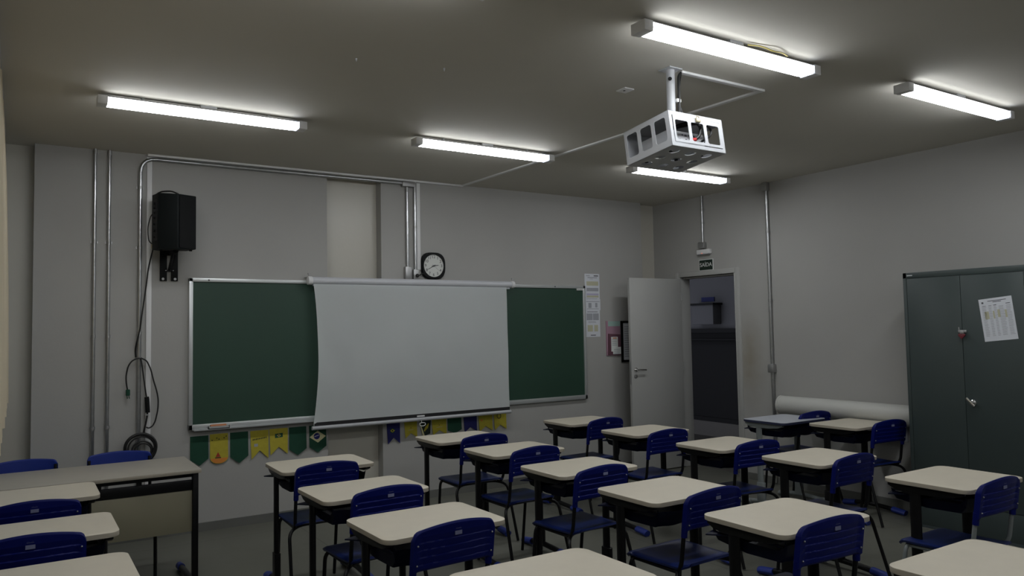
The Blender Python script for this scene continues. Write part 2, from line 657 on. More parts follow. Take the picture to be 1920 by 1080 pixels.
# ------------------------------------------------------------------ door
door = bpy.data.objects.new('door_1', None)
COL.objects.link(door)
door.location = (XR, DY1, 0)
door.matrix_basis = Matrix.Translation((XR, DY1, 0))
tag(door, kind='structure')
w = MB()
ft = 0.035
w.box((XR-0.012, DY0-0.055, 0), (XR+0.165, DY0, DZ+0.055), 0.003)
w.box((XR-0.012, DY1, 0), (XR+0.165, DY1+0.055, DZ+0.055), 0.003)
w.box((XR-0.012, DY0, DZ), (XR+0.165, DY1, DZ+0.055), 0.003)
w.box((XR-0.010, DY0, 0), (XR+0.15, DY0+0.018, DZ), 0.002)
w.box((XR-0.010, DY1-0.018, 0), (XR+0.15, DY1, DZ), 0.002)
w.box((XR+0.05, DY0, DZ-0.018), (XR+0.15, DY1, DZ), 0.002)
w.build('door_frame', 'door_paint', door, world=True)
LX0, LX1, LY = 5.70, XR-0.016, 6.245
leaf = MB().box((LX0, LY, 0.012), (LX1, LY+0.035, 2.145), 0.002).build('door_leaf', 'door_paint', door, world=True)
w = MB()
w.lathe([(0.0, 0), (0.024, 0), (0.024, 0.008), (0.009, 0.010), (0.009, 0.045), (0.0, 0.046)], (LX0+0.055, LY, 1.135), (0, -1, 0))
w.tube([(LX0+0.055, LY-0.043, 1.135), (LX0+0.075, LY-0.045, 1.135), (LX0+0.175, LY-0.043, 1.130)], 0.009, bend=0.01)
w.build('door_handle', 'chrome', door, world=True)
w = MB().lathe([(0.0, 0), (0.022, 0), (0.022, 0.006), (0.012, 0.008), (0, 0.009)], (LX0+0.055, LY, 1.062), (0, -1, 0))
w.box((LX0+0.052, LY-0.011, 1.050), (LX0+0.058, LY-0.008, 1.070))
w.build('keyhole_plate', 'steel_dull', door, world=True)
MB().box((LX0-0.002, LY+0.008, 0.98), (LX0+0.001, LY+0.027, 1.22)).build('lock_plate', 'steel_dull', door, world=True)
w = MB()
for z in (0.25, 1.1, 1.9):
    w.tube([(LX1+0.006, LY-0.002, z), (LX1+0.006, LY-0.002, z+0.09)], 0.007)
w.build('hinge', 'steel_dull', door, world=True)


# ------------------------------------------------------------------ ceiling lamps
def make_lamp(x0, x1, yc, label, wire=False):
    t = thing('ceiling_lamp', ((x0+x1)/2, yc, H), label, 'lamp', group='fluorescent ceiling lamps')
    hw, z0, z1, c = 0.046, H-0.074, H-0.028, 0.055
    MB().box((x0+c, yc-hw+0.006, z1-0.004), (x1-c, yc+hw-0.006, z1)).box((x0+0.02, yc-0.03, z1), (x1-0.02, yc+0.03, z1+0.010)).build('housing', 'grey_metal', t, world=True)
    w = MB()
    for xx in (x0+0.25, (x0+x1)/2, x1-0.25):
        w.tube([(xx, yc, z1), (xx, yc, H)], 0.012)
    w.box(((x0+x1)/2-0.05, yc-0.025, z1+0.008), ((x0+x1)/2+0.05, yc+0.02, H))
    w.build('mount', 'white_metal', t, world=True)
    for a, b in ((x0, x0+c), (x1-c, x1)):
        MB().box((a, yc-hw-0.002, z0-0.002), (b, yc+hw+0.002, z1+0.004), 0.003).build('end_cap', 'lamp_cap', t, world=True)
    # the diffuser: near-vertical sides, slightly narrower at the bottom
    w = MB()
    sec = [(-hw, z1-0.004), (-hw, z0+0.012), (-hw+0.012, z0), (-0.004, z0), (0, z0+0.003), (0.004, z0), (hw-0.012, z0), (hw, z0+0.012), (hw, z1-0.004)]
    w.prism([(a, b) for a, b in sec], (x1-c-0.045)-(x0+c), M=frame3((x0+c, yc, 0), (0, 1, 0), (0, 0, 1), (1, 0, 0)))
    w.mi('lit_diffuser')
    w.mi('lit_diffuser_side')
    w.bm.normal_update()
    for f in w.bm.faces:
        f.material_index = 0 if f.calc_center_median().z < z0+0.010 else 1
    w.build('diffuser', None, t, world=True)
    w = MB()
    w.prism([(a, b) for a, b in sec], 0.045, M=frame3((x1-c-0.045, yc, 0), (0, 1, 0), (0, 0, 1), (1, 0, 0)))
    w.build('clear_end', 'lit_diffuser_end', t, world=True)
    if wire:
        xm = (x0+x1)/2
        w = MB().tube([(xm+0.06, yc-0.045, z1+0.012), (xm+0.15, yc-0.055, z1+0.020), (xm+0.24, yc-0.062, z1+0.004), (xm+0.31, yc-0.06, z1+0.012), (xm+0.38, yc-0.04, z1+0.012)], 0.0035, seg=6, bend=0.04)
        w.build('wire', 'wire_yellow', t, world=True)
    return t


make_lamp(0.380, 1.650, 5.005, 'lit fluorescent ceiling lamp nearest the loudspeaker, above the left part of the blackboard')
make_lamp(2.476, 3.745, 5.010, 'lit fluorescent ceiling lamp above the projection screen, crossed by the ceiling cable trunking')
make_lamp(4.600, 5.865, 5.000, 'lit fluorescent ceiling lamp seen below the projector cage, nearest the exit door')
make_lamp(2.444, 3.762, 2.575, 'lit fluorescent ceiling lamp with a loose yellow wire, just above the projector pole', wire=True)
make_lamp(4.470, 5.765, 2.480, 'lit fluorescent ceiling lamp nearest the grey cabinet, high at the right side')
make_lamp(0.350, 1.640, 2.600, 'fluorescent ceiling lamp cut by the top edge of the photo, only its corner seen')
for i, x in enumerate((0.38, 2.45, 4.47)):
    make_lamp(x, x+1.28, 0.05, 'fluorescent ceiling lamp of the row behind the camera, ' + ('nearest the curtain', 'between its two neighbours', 'farthest from the curtain')[i])


# ------------------------------------------------------------------ conduits and trunking
def conduit(name, pts, label, r=0.0125, bend=0.09, cl=(), bx=(), nrm=(0, -1, 0), cat='pipe'):
    t = thing(name, pts[-1], label, cat)
    MB().tube(pts, r, seg=12, bend=bend).build('tube', 'steel_tube', t, world=True)
    if cl:
        w = MB()
        for c in cl:
            c = Vector(c)
            w.tube([c-Vector((0, 0, 0.012)), c+Vector((0, 0, 0.012))], r+0.004, seg=12)
            s = Vector(nrm).cross(Vector((0, 0, 1)))
            w.box(c-s*0.026-Vector((0, 0, 0.009))-Vector(nrm)*0.0198, c+s*0.026+Vector((0, 0, 0.009))-Vector(nrm)*0.0165)
        w.build('clamp', 'steel_dull', t, world=True)
    for a, b, nm in bx:
        MB().box(a, b, 0.008).build(nm, 'steel_dull', t, world=True)
    return t


yc = D-0.020
conduit('conduit', [(0.490, yc, H), (0.490, yc, 0.02)], 'leftmost of the two straight galvanised conduits on the front wall, beside the curtain', cl=[(0.490, yc, z) for z in (0.9, 1.6, 2.33, 3.03)])
conduit('conduit', [(0.590, yc, H), (0.590, yc, 0.02)], 'second straight galvanised conduit from the curtain, running full height on the front wall', cl=[(0.590, yc, z) for z in (0.9, 1.6, 2.33, 3.03)])
conduit('conduit', [(3.115, yc, 3.018), (0.812, yc, 3.018), (0.812, yc, 0.25)], 'galvanised conduit rising beside the loudspeaker and bending along the top of the front wall', r=0.0155, bend=0.12,
        cl=[(0.812, yc, z) for z in (1.62, 2.30, 2.78)], bx=[((3.105, D-0.05, 2.985), (3.235, D, 3.035), 'junction_box')])
conduit('conduit', [(3.160, yc, 2.99), (3.160, yc, 2.20)], 'galvanised conduit left of the clock, ending in a steel outlet box without a plug', r=0.014, cl=[(3.160, yc, 2.95)], bx=[((3.125, D-0.048, 2.088), (3.192, D, 2.215), 'outlet_box')])
t = conduit('conduit', [(3.243, yc, 3.04), (3.243, yc, 2.19)], 'galvanised conduit next to the clock, ending in an outlet box with a black plug', r=0.014, cl=[(3.243, yc, 2.6)], bx=[((3.212, D-0.046, 2.085), (3.268, D, 2.192), 'outlet_box')])
w = MB().sphere((3.244, D-0.058, 2.130), 0.018).tube([(3.244, D-0.06, 2.130), (3.275, D-0.055, 2.135), (3.30, D-0.045, 2.155), (3.325, D-0.03, 2.148), (3.35, D-0.02, 2.150)], 0.006, bend=0.01)
tag(w.build('plug', 'cable_black', t, world=True), 'black plug with a short cable')
xc = XR-0.020
conduit('conduit', [(xc, 5.893, H), (xc, 5.893, 2.52)], 'short galvanised conduit above the exit sign on the right wall', cl=[(xc, 5.893, 2.9), (xc, 5.893, 2.75)], nrm=(-1, 0, 0),
        bx=[((XR-0.05, 5.855, 2.465), (XR, 5.945, 2.535), 'junction_box')])
conduit('conduit', [(xc, 5.030, 3.0), (xc, 5.030, 0.02)], 'long galvanised conduit on the right wall between the doorway and the cabinet', r=0.0155, nrm=(-1, 0, 0), cl=[(xc, 5.030, z) for z in (2.55, 1.85)],
        bx=[((XR-0.06, 5.0, 2.97), (XR, 5.06, H), 'ceiling_box'), ((XR-0.055, 4.995, 1.12), (XR, 5.065, 1.205), 'junction_box')])


def trunk(name, a, b, label):
    o = MB().box(a, b, 0.002).build(name, 'white_pvc')
    return tag(recenter(o), label, 'cable trunking')


trunk('cable_trunking', (0.862, D-0.012, 0.25), (0.900, D, 3.035), 'white vertical cable trunking behind the loudspeaker, beside the bent conduit')
trunk('cable_trunking', (0.862, D-0.035, 3.040), (3.784, D, H), 'white horizontal cable trunking along the corner of front wall and ceiling')
trunk('cable_trunking', (3.266, D-0.012, 2.192), (3.305, D, 3.035), 'white vertical cable trunking running down to the clock')
w = MB()
w.box((3.765, 3.000, H-0.012), (3.800, 6.54, H), 0.002)
w2 = MB().prism([(3.765, 6.535), (3.795, 6.535), (3.90, 3.035), (3.87, 3.035)], 0.012, M=Matrix.Translation((0, 0, H-0.012)))
w.bm.free()
tag(recenter(w2.build('cable_trunking', 'white_pvc')), 'white ceiling cable trunking running from the front wall towards the projector', 'cable trunking')
w2 = MB().box((3.185, 3.005, H-0.014), (3.90, 3.035, H), 0.002)
tag(recenter(w2.build('cable_trunking', 'white_pvc')), 'short white ceiling cable trunking ending at the projector pole', 'cable trunking')
w = MB().box((3.10, 3.39, H-0.008), (3.175, 3.47, H), 0.002, m='white_pvc').disc((3.13, 3.43, H-0.0085), 0.008, (0, 0, 1), 0.002, m='dark_hole')
tag(recenter(w.build('ceiling_plate')), 'small square white cover plate on the ceiling near the projector pole', 'cover plate')
for (x, y), l in (((1.51, 3.731), 'tiny white hook in the ceiling, nearer the loudspeaker side'), ((1.99, 3.634), 'tiny white hook in the ceiling, nearer the projector')):
    o = MB().lathe([(0.006, 0), (0.004, -0.012), (0.001, -0.018)], (x, y, H), seg=8).build('ceiling_hook', 'white_metal')
    tag(recenter(o), l, 'hook')

# ------------------------------------------------------------------ blackboard
BX0, BX1, BZ0, BZ1 = 1.180, 5.317, 0.825, 2.066
bb = thing('chalkboard', (3.25, D, BZ0), 'long green chalkboard in an aluminium frame on the front wall', 'chalkboard')
MB().box((BX0+0.02, D-0.022, BZ0+0.02), (BX1-0.02, D, BZ1-0.02)).build('writing_surface', 'board_green', bb, world=True)
w = MB()
fwid, fd = 0.032, 0.036
w.box((BX0, D-fd, BZ1-fwid), (BX1, D, BZ1), 0.004)
w.box((BX0, D-fd, BZ0), (BX1, D, BZ0+fwid*1.4), 0.004)
w.box((BX0, D-fd, BZ0), (BX0+fwid, D, BZ1), 0.004)
w.box((BX1-fwid, D-fd, BZ0), (BX1, D, BZ1), 0.004)
w.build('frame', 'aluminium', bb, world=True)
w = MB()
w.prism([(0, 0), (0.075, 0), (0.075, 0.012), (0.070, 0.012), (0.068, 0.004), (0, 0.004)], 1.75, M=frame3((1.215, D, 0.822), (0, -1, 0), (0, 0, 1), (1, 0, 0)))
w.build('chalk_ledge', 'aluminium', bb, world=True)
w = MB().box((5.20, D-0.038, 2.015), (5.285, D-0.022, 2.035), m='sign_white')
for i in range(5):
    w.box((5.21+i*0.014, D-0.0385, 2.019), (5.217+i*0.014, D-0.037, 2.031), m='print_dark')
w.build('maker_label', None, bb, world=True)
MB().disc((1.335, D-fd, BZ1-0.016), 0.007, (0, -1, 0), 0.003).disc((4.9, D-fd, BZ1-0.016), 0.007, (0, -1, 0), 0.003).build('screw', 'print_dark', bb, world=True)
t = thing('chalk_box', (1.41, D-0.045, 0.8265), 'small open chalk eraser box with an orange pad on the chalkboard ledge', 'chalk box')
w = MB().box((1.325, D-0.075, 0.8265), (1.495, D-0.032, 0.833)).box((1.325, D-0.075, 0.8265), (1.495, D-0.071, 0.850)).box((1.325, D-0.075, 0.8265), (1.331, D-0.037, 0.850)).box((1.489, D-0.075, 0.8265), (1.495, D-0.037, 0.850))
w.build('body', 'aluminium', t, world=True)
MB().box((1.345, D-0.069, 0.833), (1.470, D-0.041, 0.862), 0.003).build('pad', 'eraser_orange', t, world=True)

# ------------------------------------------------------------------ projection screen
ps = thing('projection_screen', (3.23, D-0.1, 0.74), 'white pull-down projection screen hanging over the chalkboard', 'projection screen')
TY, TZ, TR = D-0.095, 2.058, 0.034
MB().tube([(2.185, TY, TZ), (4.290, TY, TZ)], TR, seg=28).box((2.20, TY-0.012, TZ-0.046), (4.27, TY+0.02, TZ-0.028), 0.002).build('casing', 'tube_grey', ps, world=True)
for a, b, xb in ((2.150, 2.192, 2.165), (4.285, 4.325, 4.310)):
    e = MB().lathe([(0.028, 0), (0.038, 0.004), (0.038, b-a-0.004), (0.034, b-a)], (a, TY, TZ), (1, 0, 0)).build('end_cap', 'white_pvc', ps, world=True)
    w = MB().box((xb-0.012, TY-0.004, TZ+0.03), (xb+0.012, D, TZ+0.036)).tube([(xb, TY, TZ+0.02), (xb, TY, TZ+0.06)], 0.006).disc((xb, TY, TZ+0.055), 0.012, (0, 0, 1), 0.01)
    w.build('hanger', 'steel_dull', ps, world=True)
w = MB()
NX, NZ = 60, 48
z1, z0 = TZ-0.030, 0.792
yf = TY-0.022
grid = []
for j in range(NZ+1):
    v = j/NZ
    z = z1+(z0-z1)*v
    row = []
    xl = 2.197+0.038*sin(pi*min(1, v*1.02))**0.8-0.004*v
    xr = 4.222+0.014*v
    for i in range(NX+1):
        u = i/NX
        x = xl+(xr-xl)*u
        y = yf+0.006*sin(v*5+u*4)*sin(pi*v)+0.004*sin(u*19+v*7)*sin(pi*v)+0.0025*sin(u*31-v*13)*sin(pi*v)
        y -= 0.020*math.exp(-u/0.03)*sin(pi*v)
        row.append(w.bm.verts.new((x, y, z)))
    grid.append(row)
for j in range(NZ):
    for i in range(NX):
        w.bm.faces.new((grid[j][i], grid[j][i+1], grid[j+1][i+1], grid[j+1][i]))
bmesh.ops.solidify(w.bm, geom=list(w.bm.faces), thickness=0.0012)
w.build('fabric', 'screen_white', ps, world=True, smooth=80)
MB().box((2.200, yf-0.001, 0.785), (4.236, yf+0.003, 0.818)).build('black_hem', 'screen_black', ps, world=True)
MB().tube([(2.178, yf, 0.770), (4.246, yf, 0.770)], 0.017, seg=16).build('bottom_bar', 'white_metal', ps, world=True)
w = MB().box((3.19, yf-0.010, 0.792), (3.27, yf-0.001, 0.806), 0.003)
w.build('pull_handle', 'white_pvc', ps, world=True)
w = MB().tube([(3.245+0.032*cos(a), yf-0.01, 0.722+0.016*sin(a)) for a in [2*pi*k/18 for k in range(18)]], 0.0035, seg=6, closed=True)
w.tube([(3.235, yf-0.01, 0.738), (3.232, yf-0.012, 0.765)], 0.003, seg=6)
w.build('pull_cord', 'sign_white', ps, world=True)

# ------------------------------------------------------------------ clock
ck = thing('wall_clock', (3.437, D, 2.102), 'round-faced wall clock in a black rounded-square frame above the projection screen', 'clock')
CM = front_frame(3.437, 2.232)


def squircle(r, k, n=48):
    out = []
    for i in range(n):
        a = 2*pi*i/n
        c, s = cos(a), sin(a)
        q = (abs(c)**k+abs(s)**k)**(-1/k)
        out.append((r*q*c, r*q*s))
    return out


MB().prism(squircle(0.131, 3.2), 0.022, M=CM, bevel=0.006).build('backplate', 'black_plastic', ck, world=True, smooth=40)
w = MB()
w.panel(squircle(0.124, 3.0), [circ(0, 0, 0.110, 48)], 0.014, CM @ Matrix.Translation((0, 0, 0.029)))
w.build('bezel', 'black_plastic', ck, world=True, smooth=40)
MB().disc(CM @ Vector((0, 0, 0.022)), 0.110, (0, -1, 0), 0.003, seg=48).build('dial', 'clock_face', ck, world=True)
w = MB()
for h in range(1, 13):
    a = radians(90-30*h)
    w.text(str(h), 0.040, 0.0006, CM @ Matrix.Translation((0.087*cos(a), 0.087*sin(a), 0.026)))
w.build('numerals', 'print_dark', ck, world=True)


def hand(ang, L, wd, z, name, m='print_dark'):
    a = radians(90-ang)
    poly = [(-0.02, -wd), (L*0.75, -wd*0.9), (L, 0), (L*0.75, wd*0.9), (-0.02, wd)]
    MB().prism(poly, 0.001, M=CM @ Matrix.Translation((0, 0, z)) @ Matrix.Rotation(a, 4, 'Z')).build(name, m, ck, world=True)


hand(82, 0.062, 0.0030, 0.028, 'hour_hand')
hand(240, 0.086, 0.0026, 0.030, 'minute_hand')
hand(130, 0.085, 0.0007, 0.032, 'second_hand')
MB().disc(CM @ Vector((0, 0, 0.026)), 0.006, (0, -1, 0), 0.008).build('hub', 'print_dark', ck, world=True)

# ------------------------------------------------------------------ papers
def sheet(name, M, wd, ht, strips, label, cat='paper', group=None, base='paper', curl=0.0):
    """strips: (x0, y0, x1, y1, material) in fractions from the top left corner"""
    w = MB()
    w.mi(base)
    w.box((0, -ht, 0.0005), (wd, 0, 0.0020), m=base)
    for a, b, c, d, mm in strips:
        w.box((a*wd, -b*ht, 0.0019), (c*wd, -d*ht, 0.0024), m=mm)
    for v in w.bm.verts:
        v.co.z += curl*(-v.co.y/ht)**2
    o = w.build(name)
    o.matrix_basis = M
    return tag(o, label, cat, group)


def lines(x0, x1, y0, y1, n, mm='print_grey', fill=0.45, rnd=0.3):
    s = (y1-y0)/n
    return [(x0, y0+i*s, x1-random.random()*rnd*(x1-x0), y0+(i+fill)*s, mm) for i in range(n)]


sheet('notice_sheet', front_frame(5.336, 2.204), 0.212, 0.315,
      [(0.1, .06, .35, .085, 'print_grey'), (.62, .055, .92, .09, 'print_dark'), (.2, .12, .85, .15, 'print_grey'), (.35, .175, .55, .19, 'print_grey')]
      + [(0.12, .27+.012*0, .92, .42, 'print_yellow'), (0.12, .50, .92, .62, 'print_grey'), (0.12, .70, .92, .76, 'print_lilac'), (0.12, .77, .92, .84, 'print_yellow')] + lines(.12, .9, .88, .98, 3),
      'printed notice with yellow bands, topmost of three sheets right of the chalkboard')
sheet('notice_sheet', front_frame(5.338, 1.922) @ Matrix.Translation((0, 0, 0.0025)), 0.214, 0.125, [(0.05, .2, .95, .26, 'print_grey'), (.2, .35, .4, .8, 'print_grey'), (.65, .35, .8, .75, 'print_grey')] + lines(.1, .9, .85, .95, 1),
      'small pale printed notice, middle of three sheets right of the chalkboard')
sheet('notice_sheet', front_frame(5.332, 1.800), 0.212, 0.300,
      [(0.15, .05, .85, .09, 'print_grey'), (0.1, .13, .5, .38, 'print_grey'), (.53, .13, .92, .38, 'print_grey')] + lines(.2, .8, .42, .5, 2) + [(.15, .56, .5, .8, 'print_yellow'), (.6, .56, .85, .8, 'print_yellow'), (.35, .92, .7, .95, 'print_dark')],
      'printed notice with two grey blocks, lowest of three sheets right of the chalkboard')
# document pocket
t = thing('document_pocket', (5.73, D, 1.284), 'pink and maroon wall pocket holding leaflets between the notices and door', 'wall pocket')
MB().box((5.625, D-0.012, 1.284), (5.832, D, 1.675), 0.002).build('backing', 'pink_pocket', t, world=True)
MB().box((5.650, D-0.014, 1.615), (5.828, D-0.011, 1.672)).build('header_card', 'teal_card', t, world=True)
MB().prism([(0, 0), (0.185, 0), (0.18, 0.225), (0.005, 0.235)], 0.012, M=front_frame(5.642, 1.296, D-0.012)).build('pocket', 'maroon_pocket', t, world=True)
w = MB()
w.mi('sign_white')
w.box((5.680, D-0.030, 1.330), (5.775, D-0.024, 1.495), m='sign_white')
w.box((5.700, D-0.034, 1.300), (5.815, D-0.030, 1.380), m='sign_white')
for i in range(4):
    w.box((5.690, D-0.0305, 1.40+i*0.02), (5.76, D-0.0298, 1.406+i*0.02), m='print_grey')
for i in range(3):
    w.box((5.71, D-0.0345, 1.31+i*0.02), (5.80, D-0.0338, 1.316+i*0.02), m='print_grey')
w.box((5.70, D-0.0305, 1.475), (5.76, D-0.0298, 1.487), m='eraser_orange')
w.build('leaflet', None, t, world=True)
# framed notice behind the door leaf
t = thing('framed_notice', (6.0, D, 1.209), 'black framed notice on the front wall, mostly hidden behind the open door', 'picture frame')
w = MB()
fx0, fx1, fz0, fz1 = 5.845, 6.150, 1.205, 1.675
w.box((fx0, D-0.02, fz0), (fx0+0.024, D, fz1), 0.002).box((fx1-0.024, D-0.02, fz0), (fx1, D, fz1), 0.002).box((fx0, D-0.02, fz1-0.024), (fx1, D, fz1), 0.002).box((fx0, D-0.02, fz0), (fx1, D, fz0+0.024), 0.002)
w.build('frame', 'black_plastic', t, world=True)
w = MB()
w.mi('paper')
w.box((fx0+0.02, D-0.008, fz0+0.02), (fx1-0.02, D-0.003, fz1-0.02), m='paper')
for i in range(14):
    w.box((fx0+0.05, D-0.0085, fz0+0.06+i*0.026), (fx1-0.05, D-0.0078, fz0+0.068+i*0.026), m='print_grey')
w.build('document', None, t, world=True)

# ------------------------------------------------------------------ bunting flags along the wall under the board
FL = [
    (1.195, 1.344, .772, .532, 'pent', 'flag_green', None, 'dark green pointed paper pennant, first of the bunting beside the teacher table'),
    (1.349, 1.500, .778, .529, 'round', 'flag_yellow', 'orange', 'yellow round-ended paper pennant with an orange tip and red triangle drawing'),
    (1.511, 1.665, .778, .520, 'pent', 'flag_green', None, 'dark green pointed paper pennant between two yellow pennants'),
    (1.677, 1.837, .777, .538, 'swal', 'flag_yellow', 'text', 'yellow swallowtail paper pennant with a handwritten line and small square drawing'),
    (1.837, 2.004, .780, .558, 'swal', 'flag_yellow', 'flag', 'yellow swallowtail paper pennant with a small green flag drawing'),
    (2.008, 2.168, .780, .536, 'pent', 'flag_green', None, 'plain dark green pointed paper pennant beside the diamond pennant'),
    (2.187, 2.349, .780, .542, 'pent', 'flag_green', 'diamond', 'green pointed paper pennant with a yellow diamond and blue disc'),
    (2.930, 3.072, .740, .548, 'swal', 'flag_blue', 'emblem', 'dark blue swallowtail paper pennant with a yellow-green emblem'),
    (3.111, 3.251, .740, .587, 'swal', 'flag_yellow', 'small', 'yellow swallowtail paper pennant right beside the blue emblem pennant'),
    (3.270, 3.400, .740, .580, 'tilt', 'flag_black', 'stripes', 'black paper pennant with bright yellow zigzag figures and a pale border'),
    (3.403, 3.570, .740, .590, 'swal', 'flag_yellow', 'small', 'yellow swallowtail paper pennant between the black and green pennants'),
    (3.576, 3.738, .740, .590, 'pent', 'flag_green', None, 'dark green paper pennant just above the far desk edge, under the screen'),
    (3.756, 3.916, .744, .590, 'swal', 'flag_blue', None, 'dark blue swallowtail paper pennant second in from the last yellow pair'),
    (3.929, 4.100, .745, .582, 'swal', 'flag_yellow', 'red', 'yellow swallowtail paper pennant with a small red mark'),
    (4.110, 4.268, .745, .583, 'swal', 'flag_yellow', 'ring', 'last yellow swallowtail paper pennant, with a black ring drawing at its top'),
]
for x0, x1, zt, zb, shp, base, deco, lab in FL:
    wd, ht = (x1-x0)-0.006, zt-zb
    M = front_frame(x0+0.003, zt)
    if shp == 'pent':
        poly = [(0, 0), (0, -ht*0.78), (wd/2, -ht), (wd, -ht*0.78), (wd, 0)]
    elif shp == 'round':
        poly = [(0, 0), (0, -ht*0.78)]+[(wd/2-wd/2*cos(a), -ht*0.78-ht*0.2*sin(a)) for a in [pi*k/10 for k in range(1, 10)]]+[(wd, -ht*0.78), (wd, 0)]
    elif shp == 'tilt':
        poly = [(0.0, 0), (0.035, -ht*0.95), (wd*0.9, -ht*0.8), (wd, 0)]
    else:
        poly = [(0, 0), (0.008, -ht), (wd/2, -ht*0.70), (wd-0.004, -ht), (wd, 0)]
    w = MB()
    w.mi(base)
    w.prism(poly[::-1], 0.0015, m=base)

    def deco_poly(pts, mm, z=0.0013):
        w.prism(pts, 0.0009, M=Matrix.Translation((0, 0, z)), m=mm)
    if deco == 'orange':
        deco_poly([(0.02*wd, -ht*0.80)]+[(wd/2-wd*0.45*cos(a), -ht*0.80-ht*0.17*sin(a)) for a in [pi*k/8 for k in range(1, 8)]]+[(0.98*wd, -ht*0.80)], 'flag_orange')
        deco_poly([(0.30*wd, -ht*0.76), (0.58*wd, -ht*0.76), (0.44*wd, -ht*0.60)], 'flag_red')
        deco_poly([(0.28*wd, -ht*0.80), (0.60*wd, -ht*0.80), (0.60*wd, -ht*0.77), (0.28*wd, -ht*0.77)], 'flag_black', 0.0018)
        for k, (fx, fy) in enumerate(((.12, .2), (.38, .14), (.5, .18), (.78, .15), (.9, .1))):
            deco_poly(circ(fx*wd, -fy*ht, 0.005, 8), 'flag_black')
    if deco == 'text':
        for k in range(9):
            fx = .12+.088*k
            deco_poly([(fx*wd, -ht*(.34-.006*k)), ((fx+.05)*wd, -ht*(.34-.006*k)), ((fx+.06)*wd, -ht*(.28-.006*k)), ((fx+.01)*wd, -ht*(.29-.006*k))], 'flag_black')
        deco_poly([(.2*wd, -ht*.56), (.4*wd, -ht*.56), (.4*wd, -ht*.46), (.2*wd, -ht*.46)], 'print_grey')
    if deco == 'flag':
        deco_poly([(.3*wd, -ht*.36), (.72*wd, -ht*.34), (.72*wd, -ht*.18), (.3*wd, -ht*.20)], 'flag_green')
        deco_poly([(.40*wd, -ht*.27), (.51*wd, -ht*.33), (.62*wd, -ht*.27), (.51*wd, -ht*.21)], 'flag_yellow', 0.0018)
        deco_poly(circ(.51*wd, -ht*.27, 0.006, 10), 'flag_blue', 0.0023)
    if deco == 'diamond':
        deco_poly([(.02*wd, -ht*.42), (.5*wd, -ht*.64), (.97*wd, -ht*.42), (.5*wd, -ht*.20)], 'pale_yellow')
        deco_poly(circ(.44*wd, -ht*.40, 0.028, 24), 'flag_blue', 0.0018)
        deco_poly([(.30*wd, -ht*.40), (.56*wd, -ht*.35), (.57*wd, -ht*.375), (.31*wd, -ht*.425)], 'print_lilac', 0.0023)
    if deco == 'emblem':
        deco_poly(circ(.42*wd, -ht*.36, 0.024, 6), 'flag_green')
        deco_poly([(.25*wd, -ht*.36), (.42*wd, -ht*.44), (.60*wd, -ht*.36), (.42*wd, -ht*.28)], 'flag_yellow', 0.0018)
        deco_poly(circ(.42*wd, -ht*.36, 0.008, 10), 'flag_black', 0.0023)
    if deco == 'stripes':
        for k in range(3):
            deco_poly([((.35+.12*k)*wd, -ht*(.62-.08*k)), ((.45+.12*k)*wd, -ht*(.66-.08*k)), ((.62+.1*k)*wd, -ht*(.36-.08*k)), ((.52+.1*k)*wd, -ht*(.34-.08*k))], 'flag_yellow')
        deco_poly([(.0*wd, -0.005), (.03*wd, -0.005), (.26*wd+.02, -ht*.93), (.25*wd, -ht*.93)], 'pale_yellow')
    if deco == 'small':
        deco_poly([(.3*wd, -ht*.5), (.7*wd, -ht*.48), (.7*wd, -ht*.51), (.3*wd, -ht*.53)], 'brass')
        deco_poly(circ(.5*wd, -ht*.38, 0.005, 8), 'brown_wood')
    if deco == 'red':
        deco_poly(circ(.22*wd, -ht*.32, 0.012, 10), 'flag_orange')
    if deco == 'ring':
        ring = circ(.42*wd, -ht*.16, 0.026, 16)
        w.panel(ring, [circ(.42*wd, -ht*.16, 0.019, 16)[::-1]], 0.0009, Matrix.Translation((0, 0, 0.002)), 'flag_black')
    for v in w.bm.verts:
        q = -v.co.y/ht
        v.co.z += 0.0015+0.012*q
    o = w.build('paper_pennant')
    o.matrix_basis = M
    tag(o, lab, 'pennant', 'paper bunting pennants under the chalkboard')

# ------------------------------------------------------------------ loudspeaker and cables
RTO = {285: .1372, 297: .1445, 334: .1673, 368: .1888}
sp = thing('loudspeaker', (1.02, 6.32, 2.27), 'black loudspeaker mounted high on the front wall above a black bracket', 'loudspeaker')
yv = {285: 6.40, 297: 6.22, 334: 6.13, 368: 6.24}
plan = [(RTO[285]*yv[285], yv[285]), (RTO[297]*yv[297], yv[297]), (RTO[334]*yv[334], yv[334]), (RTO[368]*yv[368], yv[368]), (1.150, 6.46), (0.93, 6.50)]
w = MB()
w.mi('black_side')
zb_ = (2.268, 2.263, 2.253, 2.268, 2.275, 2.275)
zt_ = (2.703, 2.694, 2.680, 2.690, 2.700, 2.705)
lo = [w.bm.verts.new((x, y, zb_[i])) for i, (x, y) in enumerate(plan)]
hi = [w.bm.verts.new((x, y, zt_[i])) for i, (x, y) in enumerate(plan)]
fs = [w.bm.faces.new(lo[::-1]), w.bm.faces.new(hi)]
n = len(plan)
side = [w.bm.faces.new((lo[i], lo[(i+1) % n], hi[(i+1) % n], hi[i])) for i in range(n)]
bmesh.ops.bevel(w.bm, geom=list(w.bm.edges), offset=0.008, segments=2, profile=0.5, affect='EDGES')
w.build('cabinet_body', 'black_side', sp, world=True)
a, b = Vector((*plan[2], 0)), Vector((*plan[3], 0))
dr = (b-a).normalized()
nr = Vector((dr.y, -dr.x, 0))
L = (b-a).length
w = MB().panel(rrect(L-0.02, 0.40, 0.012), [], 0.006, frame3((a+(b-a)*0.5)+nr*0.003+Vector((0, 0, 2.470)), dr, (0, 0, 1), nr))
w.build('grille', 'black_plastic', sp, world=True)
